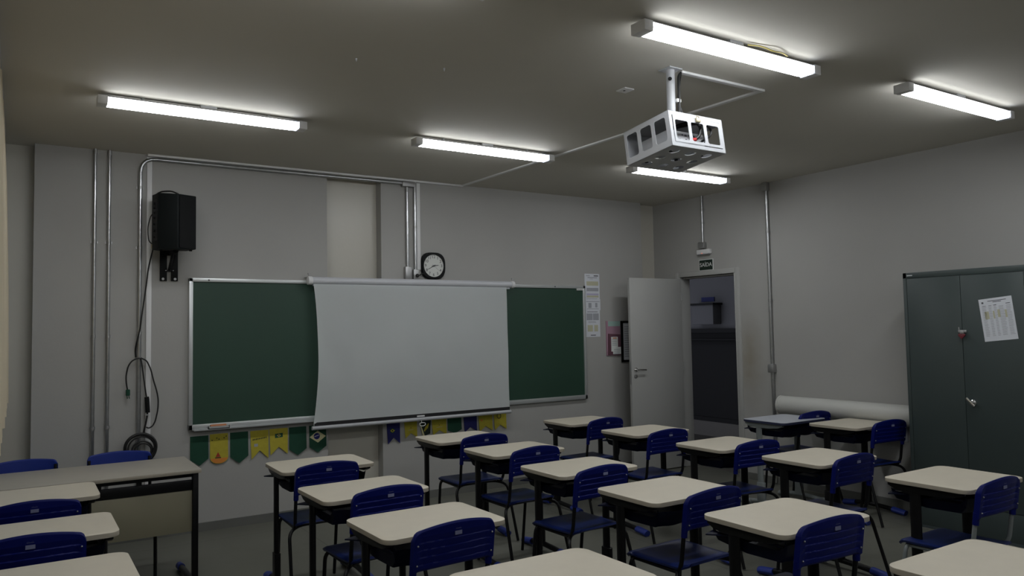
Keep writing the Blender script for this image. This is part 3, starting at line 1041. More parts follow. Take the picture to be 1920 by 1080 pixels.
a, b = Vector((*plan[0], 0)), Vector((*plan[1], 0))
dr = (b-a).normalized()
nr = Vector((dr.y, -dr.x, 0))
w = MB()
w.prism([(-0.06, -0.16), (0.06, -0.16), (0.06, 0.16), (-0.06, 0.16)], 0.006, M=frame3((a+b)*0.5+Vector((0, 0, 2.49))-nr*0.002, dr, (0, 0, 1), nr))
cpn = w.build('control_panel', 'black_plastic', sp, world=True)
for z, r in ((2.62, .010), (2.585, .008), (2.55, .008), (2.51, .008), (2.46, .008), (2.41, .012), (2.36, .008)):
    MB().disc((a+b)*0.5+Vector((0, 0, z)), r, nr, 0.014, seg=10).build('knob', 'black_plastic', cpn, world=True)
for x, y in ((0.93, 6.30), (1.14, 6.26), (1.0, 6.20)):
    MB().disc((x, y, 2.255), 0.012, (0, 0, 1), 0.016, seg=12).build('rubber_foot', 'black_plastic', sp, world=True)
MB().tube([(0.90, 6.38, 2.700), (0.93, 6.33, 2.722), (1.0, 6.28, 2.724), (1.05, 6.26, 2.700)], 0.006, seg=8, bend=0.03).build('top_cable', 'cable_black', sp, world=True)
br = thing('speaker_bracket', (1.03, D, 2.035), 'black steel wall bracket with two slotted plates under the loudspeaker', 'bracket')
w = MB().box((0.962, D-0.012, 2.038), (1.015, D, 2.30), 0.001).box((1.046, D-0.012, 2.038), (1.098, D, 2.30), 0.001).box((0.962, D-0.010, 2.245), (1.098, D, 2.30), 0.001)
w.build('wall_plate', 'black_plastic', br, world=True)
MB().tube([(1.03, D-0.01, 2.12), (1.03, 6.42, 2.22), (1.03, 6.38, 2.30)], 0.011, bend=0.03).tube([(1.005, D-0.02, 2.12), (1.058, D-0.02, 2.12)], 0.007).tube([(1.045, D-0.02, 2.262), (1.045, 6.34, 2.262)], 0.02).build('arm', 'black_frame', br, world=True)
w = MB()
for x in (0.985, 1.076):
    w.disc((x, D-0.012, 2.054), 0.010, (0, -1, 0), 0.006, seg=14)
for x in (1.004, 1.060):
    w.disc((x, D-0.020, 2.122), 0.004, (0, -1, 0), 0.01, seg=8)
w.build('bolt', 'steel_dull', br, world=True)


def fr(px_pts, y=None):
    """front-wall points (x, z) at a given distance before the wall"""
    return [(x, (y if y else D-0.03), z) for x, z in px_pts]


yk = D-0.045
cable = thing('speaker_cable', (0.85, yk, 1.6), 'thin black cable hanging from the loudspeaker and passing behind the bent conduit', 'cable')
MB().tube([(0.895, 6.36, 2.56), (0.87, 6.40, 2.54), (0.855, 6.44, 2.46), (0.855, 6.44, 2.40), (0.862, 6.44, 2.34), (0.885, 6.42, 2.315), (0.91, 6.38, 2.35)], 0.004, seg=8, bend=0.03).build('loop', 'cable_black', cable, world=True)
MB().tube([(0.903, 6.45, 2.32), (0.882, 6.50, 2.203), (0.871, yk, 2.126), (0.860, yk, 2.02), (0.841, yk, 1.871), (0.827, yk, 1.766), (0.816, yk, 1.661), (0.793, yk, 1.557), (0.785, D-0.007, 1.49), (0.790, D-0.007, 1.43)], 0.0055, seg=8, bend=0.03).build('wire', 'cable_black', cable, world=True)
MB().box((0.880, 6.43, 2.285), (0.905, 6.46, 2.325), 0.004).build('connector', 'brass', cable, world=True)

ext = thing('extension_cable', (0.86, D, 0.62), 'long black extension cable looped over the bent conduit with a coil at its foot', 'cable')
yk = D-0.048
MB().tube([(0.812, yk, 1.424), (0.795, yk, 1.424), (0.756, yk, 1.404), (0.730, yk, 1.363), (0.716, yk, 1.289), (0.720, yk, 1.227), (0.728, yk, 1.180)], 0.0055, seg=8, bend=0.03).build('plug_lead', 'cable_black', ext, world=True)
w = MB().box((0.716, yk-0.012, 1.135), (0.746, yk+0.012, 1.184), 0.006)
for x in (0.724, 0.738):
    w.tube([(x, yk, 1.138), (x+0.004, yk, 1.112)], 0.003, seg=6)
w.build('plug', 'flag_green', ext, world=True)
MB().tube([(0.820, yk, 1.426), (0.827, yk, 1.395), (0.841, yk, 1.283), (0.858, yk, 1.157), (0.866, yk, 1.112)], 0.0055, seg=8, bend=0.03).tube([(0.872, yk, 0.995), (0.869, yk, 0.96), (0.862, yk, 0.92), (0.850, yk, 0.866), (0.844, yk, 0.825)], 0.007, seg=8, bend=0.03).build('lead', 'cable_black', ext, world=True)
MB().tube([(0.865, yk, 1.118), (0.868, yk, 1.10), (0.873, yk, 1.02), (0.874, yk, 0.995)], 0.011, seg=10, flat=(0.017, 0.012)).build('socket', 'black_plastic', ext, world=True)
MB().tube([(0.820, yk, 1.426), (0.864, yk, 1.404), (0.895, yk, 1.331), (0.915, yk, 1.242), (0.939, yk, 1.161), (0.951, yk, 1.089), (0.948, yk, 1.013), (0.929, yk, 0.923), (0.909, yk, 0.886), (0.882, yk, 0.872), (0.863, yk, 0.882)], 0.0055, seg=8, bend=0.03).build('loop', 'cable_black', ext, world=True)
MB().box((0.853, D-0.055, 0.972), (0.880, D-0.012, 0.982), 0.002).build('hook', 'steel_dull', ext, world=True)
w = MB()
for k, (r, dx, dz, dy) in enumerate(((0.116, 0, 0, 0), (0.110, .004, -.004, .012), (0.102, -.003, .003, -.010), (0.108, .002, .004, -.018), (0.094, .006, -.004, .0), (0.112, -.002, .002, .020), (0.074, .012, -.02, .008), (0.060, .016, -.022, -.006))):
    pts = [(0.822+dx+r*cos(a)*(1+.02*sin(3*a)), yk-0.02+dy*0.5, 0.722+dz+r*1.02*sin(a)) for a in [2*pi*i/36 for i in range(36)]]
    w.tube(pts, 0.0066, seg=8, closed=True)
w.build('coil', 'cable_black', ext, world=True)

# ------------------------------------------------------------------ curtain
w = MB()
N = 280
pts = []
for i in range(N+1):
    q = i/N
    y = 1.1+(6.32-1.1)*q
    ph = q*2*pi*26
    pts.append((y, ph))
rows = [(3.035, 0.010, -0.108), (2.6, 0.016, -0.096), (1.9, 0.020, -0.084), (1.17, 0.022, -0.076)]
vr = []
for z, amp, xc_ in rows:
    vr.append([w.bm.verts.new((xc_+amp*sin(ph)+0.006*sin(ph*0.37+z), y, z)) for y, ph in pts])
for A, B in zip(vr, vr[1:]):
    for i in range(N):
        w.bm.faces.new((A[i], A[i+1], B[i+1], B[i]))
bmesh.ops.solidify(w.bm, geom=list(w.bm.faces), thickness=0.002)
cu = thing('curtain', (-0.1, 5.0, 1.17), 'cream pleated curtain hanging along the left wall from ceiling to sill height', 'curtain')
w.build('cloth', 'curtain_cream', cu, world=True, smooth=80)
MB().box((-0.118, 1.2, 3.035), (-0.095, 6.34, H)).build('rail', 'white_metal', cu, world=True)

# ------------------------------------------------------------------ right wall fittings
t = thing('emergency_light', (XR, 5.875, 2.40), 'small white emergency light unit above the exit sign', 'emergency light')
MB().box((XR-0.05, 5.785, 2.402), (XR, 5.965, 2.452), 0.006).build('body', 'white_pvc', t, world=True)
MB().box((XR-0.046, 5.795, 2.396), (XR-0.01, 5.955, 2.403)).build('underside', 'print_grey', t, world=True)
MB().sphere((XR-0.051, 5.885, 2.408), 0.004).build('indicator', 'led', t, world=True)
es = thing('exit_sign', (XR, 5.87, 2.217), 'dark green exit sign with white lettering over the doorway', 'sign')
w = MB()
w.mi('sign_white')
w.box((XR-0.006, 5.769, 2.217), (XR, 5.972, 2.343), m='sign_white')
w.box((XR-0.0075, 5.776, 2.224), (XR-0.005, 5.965, 2.336), m='sign_green')
w.build('plate', None, es, world=True)
MB().text('SAÍDA', 0.062, 0.0006, right_frame(5.8705, 2.281, XR-0.0082)).build('lettering', 'sign_white', es, world=True)

rl = thing('rolled_sheet', (6.40, 4.2, 0.72), 'long thick white roll lying horizontally along the right wall before the cabinet', 'roll')
MB().tube([(6.412, 4.865, 0.812), (6.412, 3.46, 0.812)], 0.091, seg=36).build('roll', 'roll_white', rl, world=True)
MB().tube([(6.412, 4.885, 0.812), (6.412, 4.862, 0.812)], 0.093, seg=36).build('end_rim', 'roll_white', rl, world=True)
w = MB()
for y in (4.6, 3.7):
    w.box((6.37, y-0.015, 0.708), (XR, y+0.015, 0.7195)).box((XR-0.012, y-0.015, 0.58), (XR, y+0.015, 0.712))
w.build('bracket', 'white_metal', rl, world=True)

# steel cabinet
CXF, CY0, CY1, CZ = 6.05, 2.52, 3.415, 2.0
cb = thing('steel_cabinet', ((CXF+XR)/2, (CY0+CY1)/2, 0), 'tall dark grey two-door steel cabinet against the right wall', 'cabinet')
w = MB()
w.box((CXF+0.004, CY0, 0.02), (XR-0.015, CY1, CZ), 0.003)
w.box((CXF, CY0, CZ-0.045), (CXF+0.03, CY1, CZ), 0.002)
w.box((CXF, CY0, 0.02), (CXF+0.03, CY1, 0.225), 0.002)
w.box((CXF, CY1-0.028, 0.02), (CXF+0.03, CY1, CZ), 0.002)
w.box((CXF, CY0, 0.02), (CXF+0.03, CY0+0.028, CZ), 0.002)
w.build('body', 'cabinet_grey', cb, world=True)
MB().box((CXF-0.0, CY0+0.01, 0.0), (XR-0.03, CY1-0.01, 0.02)).build('base', 'cabinet_dark', cb, world=True)
YM = (CY0+CY1)/2+0.012
for y0, y1 in ((CY0+0.032, YM-0.002), (YM+0.001, CY1-0.032)):
    MB().box((CXF-0.004, y0, 0.230), (CXF+0.010, y1, CZ-0.050), 0.002).build('door', 'cabinet_grey', cb, world=True)
w = MB().lathe([(0.022, 0), (0.022, 0.006), (0.012, 0.012), (0.012, 0.03)], (CXF-0.004, YM-0.055, 1.0), (-1, 0, 0), seg=16)
w.tube([(CXF-0.034, YM-0.020, 1.032), (CXF-0.036, YM-0.075, 0.975)], 0.008, flat=(0.011, 0.006))
w.build('handle', 'chrome', cb, world=True)
w = MB().box((CXF-0.002, 3.335, 1.970), (CXF, 3.385, 1.984), m='cabinet_dark')
w.text('metal', 0.013, 0.0004, right_frame(3.36, 1.977, CXF-0.0024), 'sign_white')
w.bm.free()
w = MB().box((CXF-0.0015, 3.338, 1.972), (CXF+0.001, 3.382, 1.982), m='print_grey')
for i in range(6):
    w.box((CXF-0.0025, 3.340+i*0.007, 1.974), (CXF-0.001, 3.344+i*0.007, 1.980), m='sign_white')
w.build('maker_plate', None, cb, world=True)
lk = thing('padlock', (CXF-0.01, 2.975, 1.49), 'small red heart-shaped padlock hanging from a steel hasp on the cabinet', 'padlock')
w = MB().box((CXF-0.014, 2.945, 1.520), (CXF-0.004, 3.005, 1.540), 0.002).tube([(CXF-0.016, 2.995, 1.540), (CXF-0.016, 2.997, 1.562)], 0.003)
w.box((CXF-0.02, 2.962, 1.512), (CXF-0.012, 2.990, 1.535), 0.002)
w.build('hasp', 'steel_dull', lk, world=True)
HM = right_frame(2.972, 1.497, CXF-0.022)
heart = []
for k in range(28):
    a = 2*pi*k/28
    heart.append((0.0016*16*sin(a)**3, 0.0014*(13*cos(a)-5*cos(2*a)-2*cos(3*a)-cos(4*a))))
w = MB().prism(heart[::-1], 0.010, M=HM, bevel=0.002)
w.build('body', 'lock_red', lk, world=True)
st = []
for (x0, x1) in ((.07, .20), (.27, .37), (.43, .52), (.58, .75), (.80, .95)):
    st += lines(x0, x1, .20, .90, 22, 'print_grey', .35, .25)
st += [(.27, .055, .83, .07, 'print_dark'), (.42, .085, .68, .10, 'print_dark'), (.08, .07, .14, .11, 'print_dark'), (.08, .165, .2, .175, 'print_dark'), (.28, .165, .37, .175, 'print_dark'), (.43, .16, .52, .175, 'print_dark'), (.8, .15, .93, .165, 'print_dark'),
       (.13, .30, .26, .48, 'print_yellow'), (.38, .30, .43, .48, 'print_yellow'), (.52, .28, .60, .46, 'print_yellow'), (.74, .30, .80, .48, 'print_yellow')]
M = right_frame(2.855, 1.762, CXF-0.0042) @ Matrix.Rotation(radians(6), 4, 'Z') @ Matrix.Translation((0, 0, 0))
sheet('schedule_sheet', M, 0.222, 0.312, st, 'printed timetable sheet taped slightly askew on the steel cabinet door')

# ------------------------------------------------------------------ projector in its cage
A_, B_, C_ = -0.129, -0.005, 0.015
RM = Matrix.Rotation(C_, 4, 'Z') @ Matrix.Rotation(B_, 4, 'Y') @ Matrix.Rotation(A_, 4, 'X')
CGM = Matrix.Translation((3.114, 3.029, 2.730)) @ RM
CW, CL, CH = 0.418, 0.348, 0.196
pt = thing('projector_mount', (3.114, 3.029, H), 'white metal pole hanging from the ceiling and carrying the projector cage', 'mount')
MB().box((3.068, 2.985, H-0.006), (3.165, 3.075, H), 0.001).build('ceiling_flange', 'white_metal', pt, world=True)
MB().tube([(3.114, 3.029, H-0.004), (3.114, 3.029, 2.735)], 0.024, seg=24).build('pole', 'white_metal', pt, world=True)
v = Vector((-3.114, -3.029, 0)).normalized()
MB().disc(Vector((3.114, 3.029, 2.995))+v*0.0235+Vector((-0.004, 0.0, 0)), 0.011, v, 0.0015, seg=16).build('cable_hole', 'dark_hole', pt, world=True)
w = MB().box((3.128, 2.995, 2.865), (3.160, 3.020, 2.885), 0.002)
w.build('clamp', 'white_pvc', pt, world=True)
MB().tube([(3.185, 3.018, H-0.012), (3.160, 3.012, 3.02), (3.152, 3.005, 2.96), (3.148, 3.000, 2.88), (3.142, 2.998, 2.82), (3.150, 2.998, 2.76), (3.152, 2.998, 2.72)], 0.008, seg=8, bend=0.03).tube([(3.19, 3.02, H-0.010), (3.168, 3.005, 3.01), (3.150, 3.012, 2.90), (3.160, 3.0, 2.82), (3.185, 2.985, 2.75), (3.20, 2.98, 2.725)], 0.005, seg=8, bend=0.03).build('cable', 'cable_black', pt, world=True)
cg = thing('projector_cage', None, 'white metal security cage with cut-outs hanging around the projector', 'cage', M=CGM)
tk = 0.003
def win3(w_, h_, bw, bh, r=0.012, cx=0, cy=0, gap=None):
    return [rrect(bw, bh, r, 4, cx+(k-1)*gap, cy) for k in range(3)]
w = MB()
w.box((-CW/2, -CL/2, -tk), (CW/2, CL/2, 0))
ID4 = Matrix.Identity(4)
sg = CL/3*0.93
for sx in (-1, 1):
    w.panel([(-CL/2, -CH/2), (CL/2, -CH/2), (CL/2, CH/2), (-CL/2, CH/2)], [h[::-1] for h in win3(0, 0, 0.082, CH*0.66, 0.014, 0.004, 0.004, sg)], tk, frame3((sx*(CW/2-tk/2), 0, -CH/2), (0, 1, 0), (0, 0, 1), (1, 0, 0)))
w.panel([(-CW/2, -CH/2), (CW/2, -CH/2), (CW/2, CH/2), (-CW/2, CH/2)], [circ(0, 0, 0.06)[::-1]], tk, frame3((0, CL/2-tk/2, -CH/2), (1, 0, 0), (0, 0, 1), (0, -1, 0)))
w.panel([(-CW/2, -CL/2), (CW/2, -CL/2), (CW/2, CL/2), (-CW/2, CL/2)], [circ(ix*0.125, iy*0.105, 0.031)[::-1] for ix in (-1, 0, 1) for iy in (-1, 0, 1)], tk, Matrix.Translation((0, 0, -CH+tk/2)))
w.panel([(-CW/2, -CH/2), (CW/2, -CH/2), (CW/2, CH/2), (-CW/2, CH/2)], [[(-CW/2+.022, -CH/2+.022), (CW/2-.022, -CH/2+.022), (CW/2-.022, CH/2-.022), (-CW/2+.022, CH/2-.022)][::-1]], tk, frame3((0, -CL/2+tk/2, -CH/2), (1, 0, 0), (0, 0, 1), (0, -1, 0)))
w.build('shell', 'white_metal', cg)
dm = frame3((0, -CL/2-0.002, -CH/2), (1, 0, 0), (0, 0, 1), (0, -1, 0))
fw_, fh_ = CW-0.052, CH-0.050
dg = MB().panel([(-fw_/2, -fh_/2), (fw_/2, -fh_/2), (fw_/2, fh_/2), (-fw_/2, fh_/2)], [h[::-1] for h in win3(0, 0, 0.098, 0.108, 0.011, 0.0, -0.004, 0.121)], 0.003, dm)
dg.build('door', 'white_metal', cg)
w = MB().box((-0.012, -CL/2-0.016, -0.046), (0.020, -CL/2-0.003, -0.022), 0.003).tube([(-0.004, -CL/2-0.01, -0.022), (-0.004, -CL/2-0.012, -0.012), (0.012, -CL/2-0.012, -0.012), (0.012, -CL/2-0.01, -0.022)], 0.003, seg=8)
w.build('padlock', 'brass', cg)
pj = thing('projector', None, 'white projector with rear sockets inside the hanging metal cage', 'projector', M=CGM @ Matrix.Translation((0.0, 0.0, -0.156)))
w = MB().box((-0.150, -0.105, 0.005), (0.130, 0.120, 0.085), 0.010)
w.build('body', 'white_metal', pj)
w = MB()
for x, z, a_, b_ in ((-0.02, .06, .016, .010), (0.01, .062, .020, .008), (-0.02, .035, .012, .012), (0.02, .036, .014, .010), (0.045, .060, .010, .012), (0.05, .034, .018, .010), (-.045, .062, .010, .006), (0.075, .030, .012, .009), (-0.045, .030, .010, .010)):
    w.box((x-a_/2, -0.107, z-b_/2), (x+a_/2, -0.104, z+b_/2))
w.build('socket', 'print_dark', pj)
w = MB()
for i in range(8):
    w.box((-0.135+i*0.010, -0.1065, 0.030), (-0.129+i*0.010, -0.1045, 0.040))
w.build('vent', 'print_grey', pj)
MB().lathe([(0.035, 0), (0.035, 0.025), (0.028, 0.03)], (-0.07, 0.118, 0.045), (0, 1, 0), seg=20).build('lens', 'black_plastic', pj)
w = MB().tube([(0.0, 0.03, 0.150), (0.01, -0.06, 0.150), (0.045, -0.135, 0.135), (0.060, -0.150, 0.100), (0.045, -0.145, 0.050), (0.020, -0.135, 0.032), (0.005, -0.107, 0.034)], 0.008, seg=8, bend=0.03)
w.tube([(0.02, 0.02, 0.150), (0.08, -0.10, 0.145), (0.125, -0.145, 0.125), (0.145, -0.150, 0.085), (0.125, -0.145, 0.055), (0.10, -0.107, 0.04)], 0.006, seg=8, bend=0.03)
w.build('cable', 'cable_black', pj)
tag(MB().tube([(0.022, -0.138, 0.032), (-0.002, -0.128, 0.030)], 0.010, seg=10).build('plug', 'red_plastic', pj), 'red plug')
# projector rests on the cage floor on four feet
for x in (-0.13, 0.11):
    for y in (-0.085, 0.10):
        MB().disc((x, y, -0.0369), 0.010, (0, 0, 1), 0.043, seg=10).build('foot', 'black_plastic', pj)


# ------------------------------------------------------------------ school desk
def make_desk(top='laminate', edge='laminate_edge', fm='black_frame'):
    t = thing('school_desk', (0, 0, 0), 'x', 'desk')
    w = MB()
    w.mi(top)
    P = rrect(0.6, 0.45, 0.048, 7)
    w.prism(P, 0.021, M=Matrix.Translation((0, 0, 0.739)), m=edge, bevel=0.0018)
    w.bm.faces.ensure_lookup_table()
    for f in w.bm.faces:
        if f.normal.z > 0.5 and f.calc_center_median().z > 0.755:
            f.material_index = w.mi(top)
    w.bm.normal_update()
    for f in w.bm.faces:
        if f.calc_center_median().z > 0.7585:
            f.material_index = w.mi(top)
    w.build('tabletop', None, t)
    for s in (-1, 1):
        x = s*0.262
        # oblong column
        MB().tube([(x, 0.065, 0.05), (x, 0.065, 0.715)], 0.02, seg=16, flat=(0.0155, 0.030)).build('column', fm, t)
        MB().prism(rrect(0.038, 0.082, 0.016, 4), 0.17, M=Matrix.Translation((x, 0.062, 0.045)), bevel=0.004).build('sleeve', fm, t)
        # bowed arm under the top
        w = MB()
        prof = [(-0.185, 0.739), (-0.185, 0.722), (-0.14, 0.706), (-0.05, 0.697), (0.12, 0.695), (0.17, 0.704), (0.205, 0.722), (0.205, 0.739)]
        w.prism(prof, 0.032, M=frame3((x-0.016, 0, 0), (0, 1, 0), (0, 0, 1), (1, 0, 0)), bevel=0.003)
        w.build('arm', fm, t)
        f = MB().tube([(x, -0.225, 0.028), (x, -0.12, 0.040), (x, 0.06, 0.050), (x, 0.15, 0.042), (x, 0.225, 0.028)], 0.019, seg=12, bend=0.05).build('foot', fm, t)
        for y0, y1 in ((-0.275, -0.165), (0.275, 0.165)):
            w = MB().tube([(x, y0, 0.020), (x, y0+(y1-y0)*0.15, 0.024), (x, y1, 0.035)], 0.022, seg=12, flat=(0.024, 0.031))
            w.build('foot_cap', 'shoe_blue' if fm == 'black_frame' else fm, f)
    MB().box((-0.262, 0.050, 0.655), (0.262, 0.078, 0.69), 0.004).build('crossbar', fm, t)
    # plastic book tray
    w = MB()
    NXX = 60
    sec = [(-0.185, 0.700), (-0.178, 0.655), (-0.15, 0.622), (0.02, 0.618), (0.18, 0.640), (0.205, 0.668)]
    rows_ = []
    for i in range(NXX+1):
        u = -1+2*i/NXX
        lift = 0.055*max(0, abs(u)-0.965)/0.035
        rows_.append([w.bm.verts.new((u*0.245, y, z+lift*(0.745-z)/0.13+0.004*cos(u*7))) for y, z in sec])
    for A, B in zip(rows_, rows_[1:]):
        for k in range(len(sec)-1):
            w.bm.faces.new((A[k], A[k+1], B[k+1], B[k]))
    bmesh.ops.solidify(w.bm, geom=list(w.bm.faces), thickness=0.004)
    for s in (-1, 1):
        w.box((s*0.225, -0.17, 0.690), (s*0.243, 0.20, 0.697))
        w.prism([(s*0.23, 0.10), (s*0.31, 0.185), (s*0.23, 0.215)], 0.006, M=Matrix.Translation((0, 0, 0.676)))
    w.build('book_tray', 'tray_navy', t)
    return t


# ------------------------------------------------------------------ school chair
def make_chair(fm='black_frame', smooth_back=False):
    t = thing('school_chair', (0, 0, 0), 'x', 'chair')
    NU, NV = 40, 64
    WB = 0.198

    def outline(u):
        x = abs(u)*WB
        zt = 0.796+(0.018 if smooth_back else 0.030)*(1-u*u)
        rt_ = 0.026
        if x > WB-rt_:
            zt -= rt_*(1-math.sqrt(max(0, 1-((x-(WB-rt_))/rt_)**2)))
        zb = 0.634+0.010*(1-u*u)-0.014*max(0, (abs(u)-0.86)/0.14)
        rb = 0.010
        if x > WB-rb:
            zb += rb*(1-math.sqrt(max(0, 1-((x-(WB-rb))/rb)**2)))
        return zb, zt

    def yy(u, z):
        return -0.026*(1-u*u)-(z-0.79)*0.14

    w = MB()
    for layer in (0, 1):
        g = []
        for i in range(NU+1):
            u = -1+2*i/NU
            u = math.copysign(abs(u)**0.85, u)
            zb, zt = outline(u)
            col = []
            for j in range(NV+1):
                v_ = j/NV
                z = zb+(zt-zb)*v_
                th = 0.008+0.010*max(0, (abs(u)-0.80)/0.2)
                edge = min(v_, 1-v_)*NV
                e2 = min(1, edge/3)
                y = yy(u, z)
                if layer == 0:
                    y -= th*(0.4+0.6*e2)
                    if not smooth_back and abs(u) < 0.93:
                        fade = min(1, (0.93-abs(u))/0.10)
                        for zc_ in (0.662, 0.692, 0.722, 0.752):
                            d = (z-(zc_+0.006*(1-u*u)))
                            if 0 <= d < 0.028:
                                y += fade*0.0045*(1-d/0.024)*min(1, e2)
                else:
                    y += th*0.5*(0.4+0.6*e2)
                col.append(w.bm.verts.new((u*WB, y, z)))
            g.append(col)
        for i in range(NU):
            for j in range(NV):
                w.bm.faces.new((g[i][j], g[i+1][j], g[i+1][j+1], g[i][j+1]))
        if layer == 0:
            g0 = g
    for i in range(NU):
        w.bm.faces.new((g0[i][0], g0[i+1][0], g[i+1][0], g[i][0]))
        w.bm.faces.new((g0[i][NV], g0[i+1][NV], g[i+1][NV], g[i][NV]))
    for j in range(NV):
        w.bm.faces.new((g0[0][j], g0[0][j+1], g[0][j+1], g[0][j]))
        w.bm.faces.new((g0[NU][j], g0[NU][j+1], g[NU][j+1], g[NU][j]))
    back = w.build('backrest', 'chair_blue_lit' if smooth_back else 'chair_blue', t, smooth=50)
    # sleeves of the backrest around the posts
    for s in (-1, 1):
        MB().tube([(s*0.186, 0.018, 0.665), (s*0.186, 0.0245, 0.605)], 0.015, seg=12).build('sleeve', 'chair_blue', back)
    for s in (-1, 1):
        for z in (0.745, 0.665):
            MB().sphere((s*0.181, yy(0.91, z)-0.018, z), 0.004).build('rivet', 'steel_dull', back)
    w = MB()
    w.mi('chair_print')
    yl = yy(0, 0.78)-0.0085
    for (a_, b_, c_, d_) in ((-0.017, 0.768, 0.017, 0.784),):
        w.box((a_, yl-0.001, b_), (c_, yl+0.0015, d_), m='chair_print')
    for k in range(3):
        w.box((-0.013+k*0.003, yl-0.002, 0.793+k*0.005), (0.013-k*0.003, yl+0.003, 0.794+k*0.005), m='chair_print')
    w.build('printed_label', None, back)
    # seat
    w = MB()
    NS, NT = 20, 22
    g = []
    for i in range(NS+1):
        u = -1+2*i/NS
        col = []
        for j in range(NT+1):
            v_ = j/NT
            hw_ = 0.190+0.012*v_
            cr = 0.0
            if v_ > 0.86:
                q = (v_-0.86)/0.14
                hw_ -= 0.035*(1-math.sqrt(max(0, 1-q*q)))
            if v_ < 0.10:
                q = (0.10-v_)/0.10
                hw_ -= 0.030*(1-math.sqrt(max(0, 1-q*q)))
            y = 0.022+0.405*v_
            z = 0.462-0.012*(1-u*u)*sin(pi*min(1, v_*1.15))
            z -= 0.028*max(0, (v_-0.86)/0.14)**2
            z += 0.012*max(0, (0.14-v_)/0.14)**2
            z -= 0.008*max(0, (abs(u)-0.9)/0.1)
            col.append(w.bm.verts.new((u*hw_, y, z)))
        g.append(col)
    for i in range(NS):
        for j in range(NT):
            w.bm.faces.new((g[i][j], g[i+1][j], g[i+1][j+1], g[i][j+1]))
    bmesh.ops.recalc_face_normals(w.bm, faces=w.bm.faces)
    bmesh.ops.solidify(w.bm, geom=list(w.bm.faces), thickness=0.012)
    w.build('seat', 'seat_blue', t, smooth=50)
    R = 0.0105
    for s in (-1, 1):
        MB().tube([(s*0.186, 0.006, 0.770), (s*0.186, 0.045, 0.475), (s*0.176, 0.075, 0.428), (s*0.165, 0.385, 0.426)], R, seg=12, bend=0.045).build('back_post', fm, t)
    for s in (-1, 1):
        MB().tube([(s*0.188, 0.430, 0.006), (s*0.190, 0.375, 0.436), (s*0.000, 0.375, 0.436)], R, seg=12, bend=0.05).build('leg', fm, t)
        MB().tube([(s*0.236, -0.075, 0.006), (s*0.221, 0.045, 0.414), (s*0.150, 0.100, 0.437), (s*0.000, 0.112, 0.437)], R, seg=12, bend=0.055).build('leg', fm, t)
    w = MB()
    for s in (-1, 1):
        for y in (0.09, 0.36):
            w.disc((s*0.15, y, 0.436), 0.006, (0, 0, 1), 0.014, seg=8)
    w.build('seat_bolt', 'steel_dull', t)
    return t


# ------------------------------------------------------------------ rows of desks and chairs
desk0 = make_desk()
desk_g = None
chair0 = make_chair()
used = {'d': False, 'c': False}
CA = 'in the column behind the teacher table by the curtain'
CB = 'in the column before the left half of the chalkboard'
CC = 'in the middle column, before the right half of the chalkboard'
CD = 'in the column in line with the open door leaf'
CE = 'in the column along the right wall'
DESKS = [
    (0.085, 4.790, 0, 'beige school desk pushed against the teacher table'),
    (0.087, 3.899, 0, 'beige school desk second behind the teacher table, below the first one'),
    (0.075, 3.110, 0, 'beige school desk at the bottom left corner, third behind the teacher table'),
    (1.670, 4.805, -1, 'beige school desk nearest the pennants with the diamond, front of its column'),
    (1.600, 3.900, 1, 'beige school desk, second from the front in the column before the pennants'),
    (1.563, 3.087, 1, 'beige school desk, third from the front in the column before the pennants'),
    (1.560, 2.130, 0, 'beige school desk at the bottom edge, fourth in the column before the pennants'),
    (2.984, 5.278, 0, 'beige school desk under the right end of the projection screen, front of the middle column'),
    (2.992, 4.514, 0, 'beige school desk, second from the front in the middle column'),
    (2.929, 3.706, 0, 'beige school desk, third from the front in the middle column'),
    (2.887, 2.923, 0, 'beige school desk, fourth from the front in the middle column'),
    (2.914, 2.216, -1, 'beige school desk, fifth from the front in the middle column'),
    (2.880, 1.344, 0, 'beige school desk at the bottom right corner, last of the middle column'),
    (4.398, 5.496, 0, 'beige school desk nearest the notices on the front wall, front of the door column'),
    (4.374, 4.653, 0, 'beige school desk right before the open door leaf, second in the door column'),
    (4.336, 3.781, 0, 'beige school desk before the doorway, third in the door column'),
    (4.363, 3.056, 0, 'beige school desk fourth in the door column, before the white roll'),
    (4.332, 2.219, 0, 'beige school desk before the steel cabinet, last in the door column'),
    (6.015, 3.880, 0, 'beige school desk under the white roll beside the steel cabinet'),
]
for x, y, a, lab in DESKS:
    if not used['d']:
        o = desk0
        used['d'] = True
    else:
        o = copy_tree(desk0)
    o.matrix_basis = Matrix.Translation((x, y, 0)) @ Matrix.Rotation(radians(a), 4, 'Z')
    tag(o, lab, 'desk', 'school desks in the classroom')
o = make_desk('laminate_grey', 'edge_navy', 'grey_frame')
o.matrix_basis = Matrix.Translation((5.860, 4.440, 0))
tag(o, 'odd school desk with a bluish grey top and grey legs, beside the doorway', 'desk', 'school desks in the classroom')

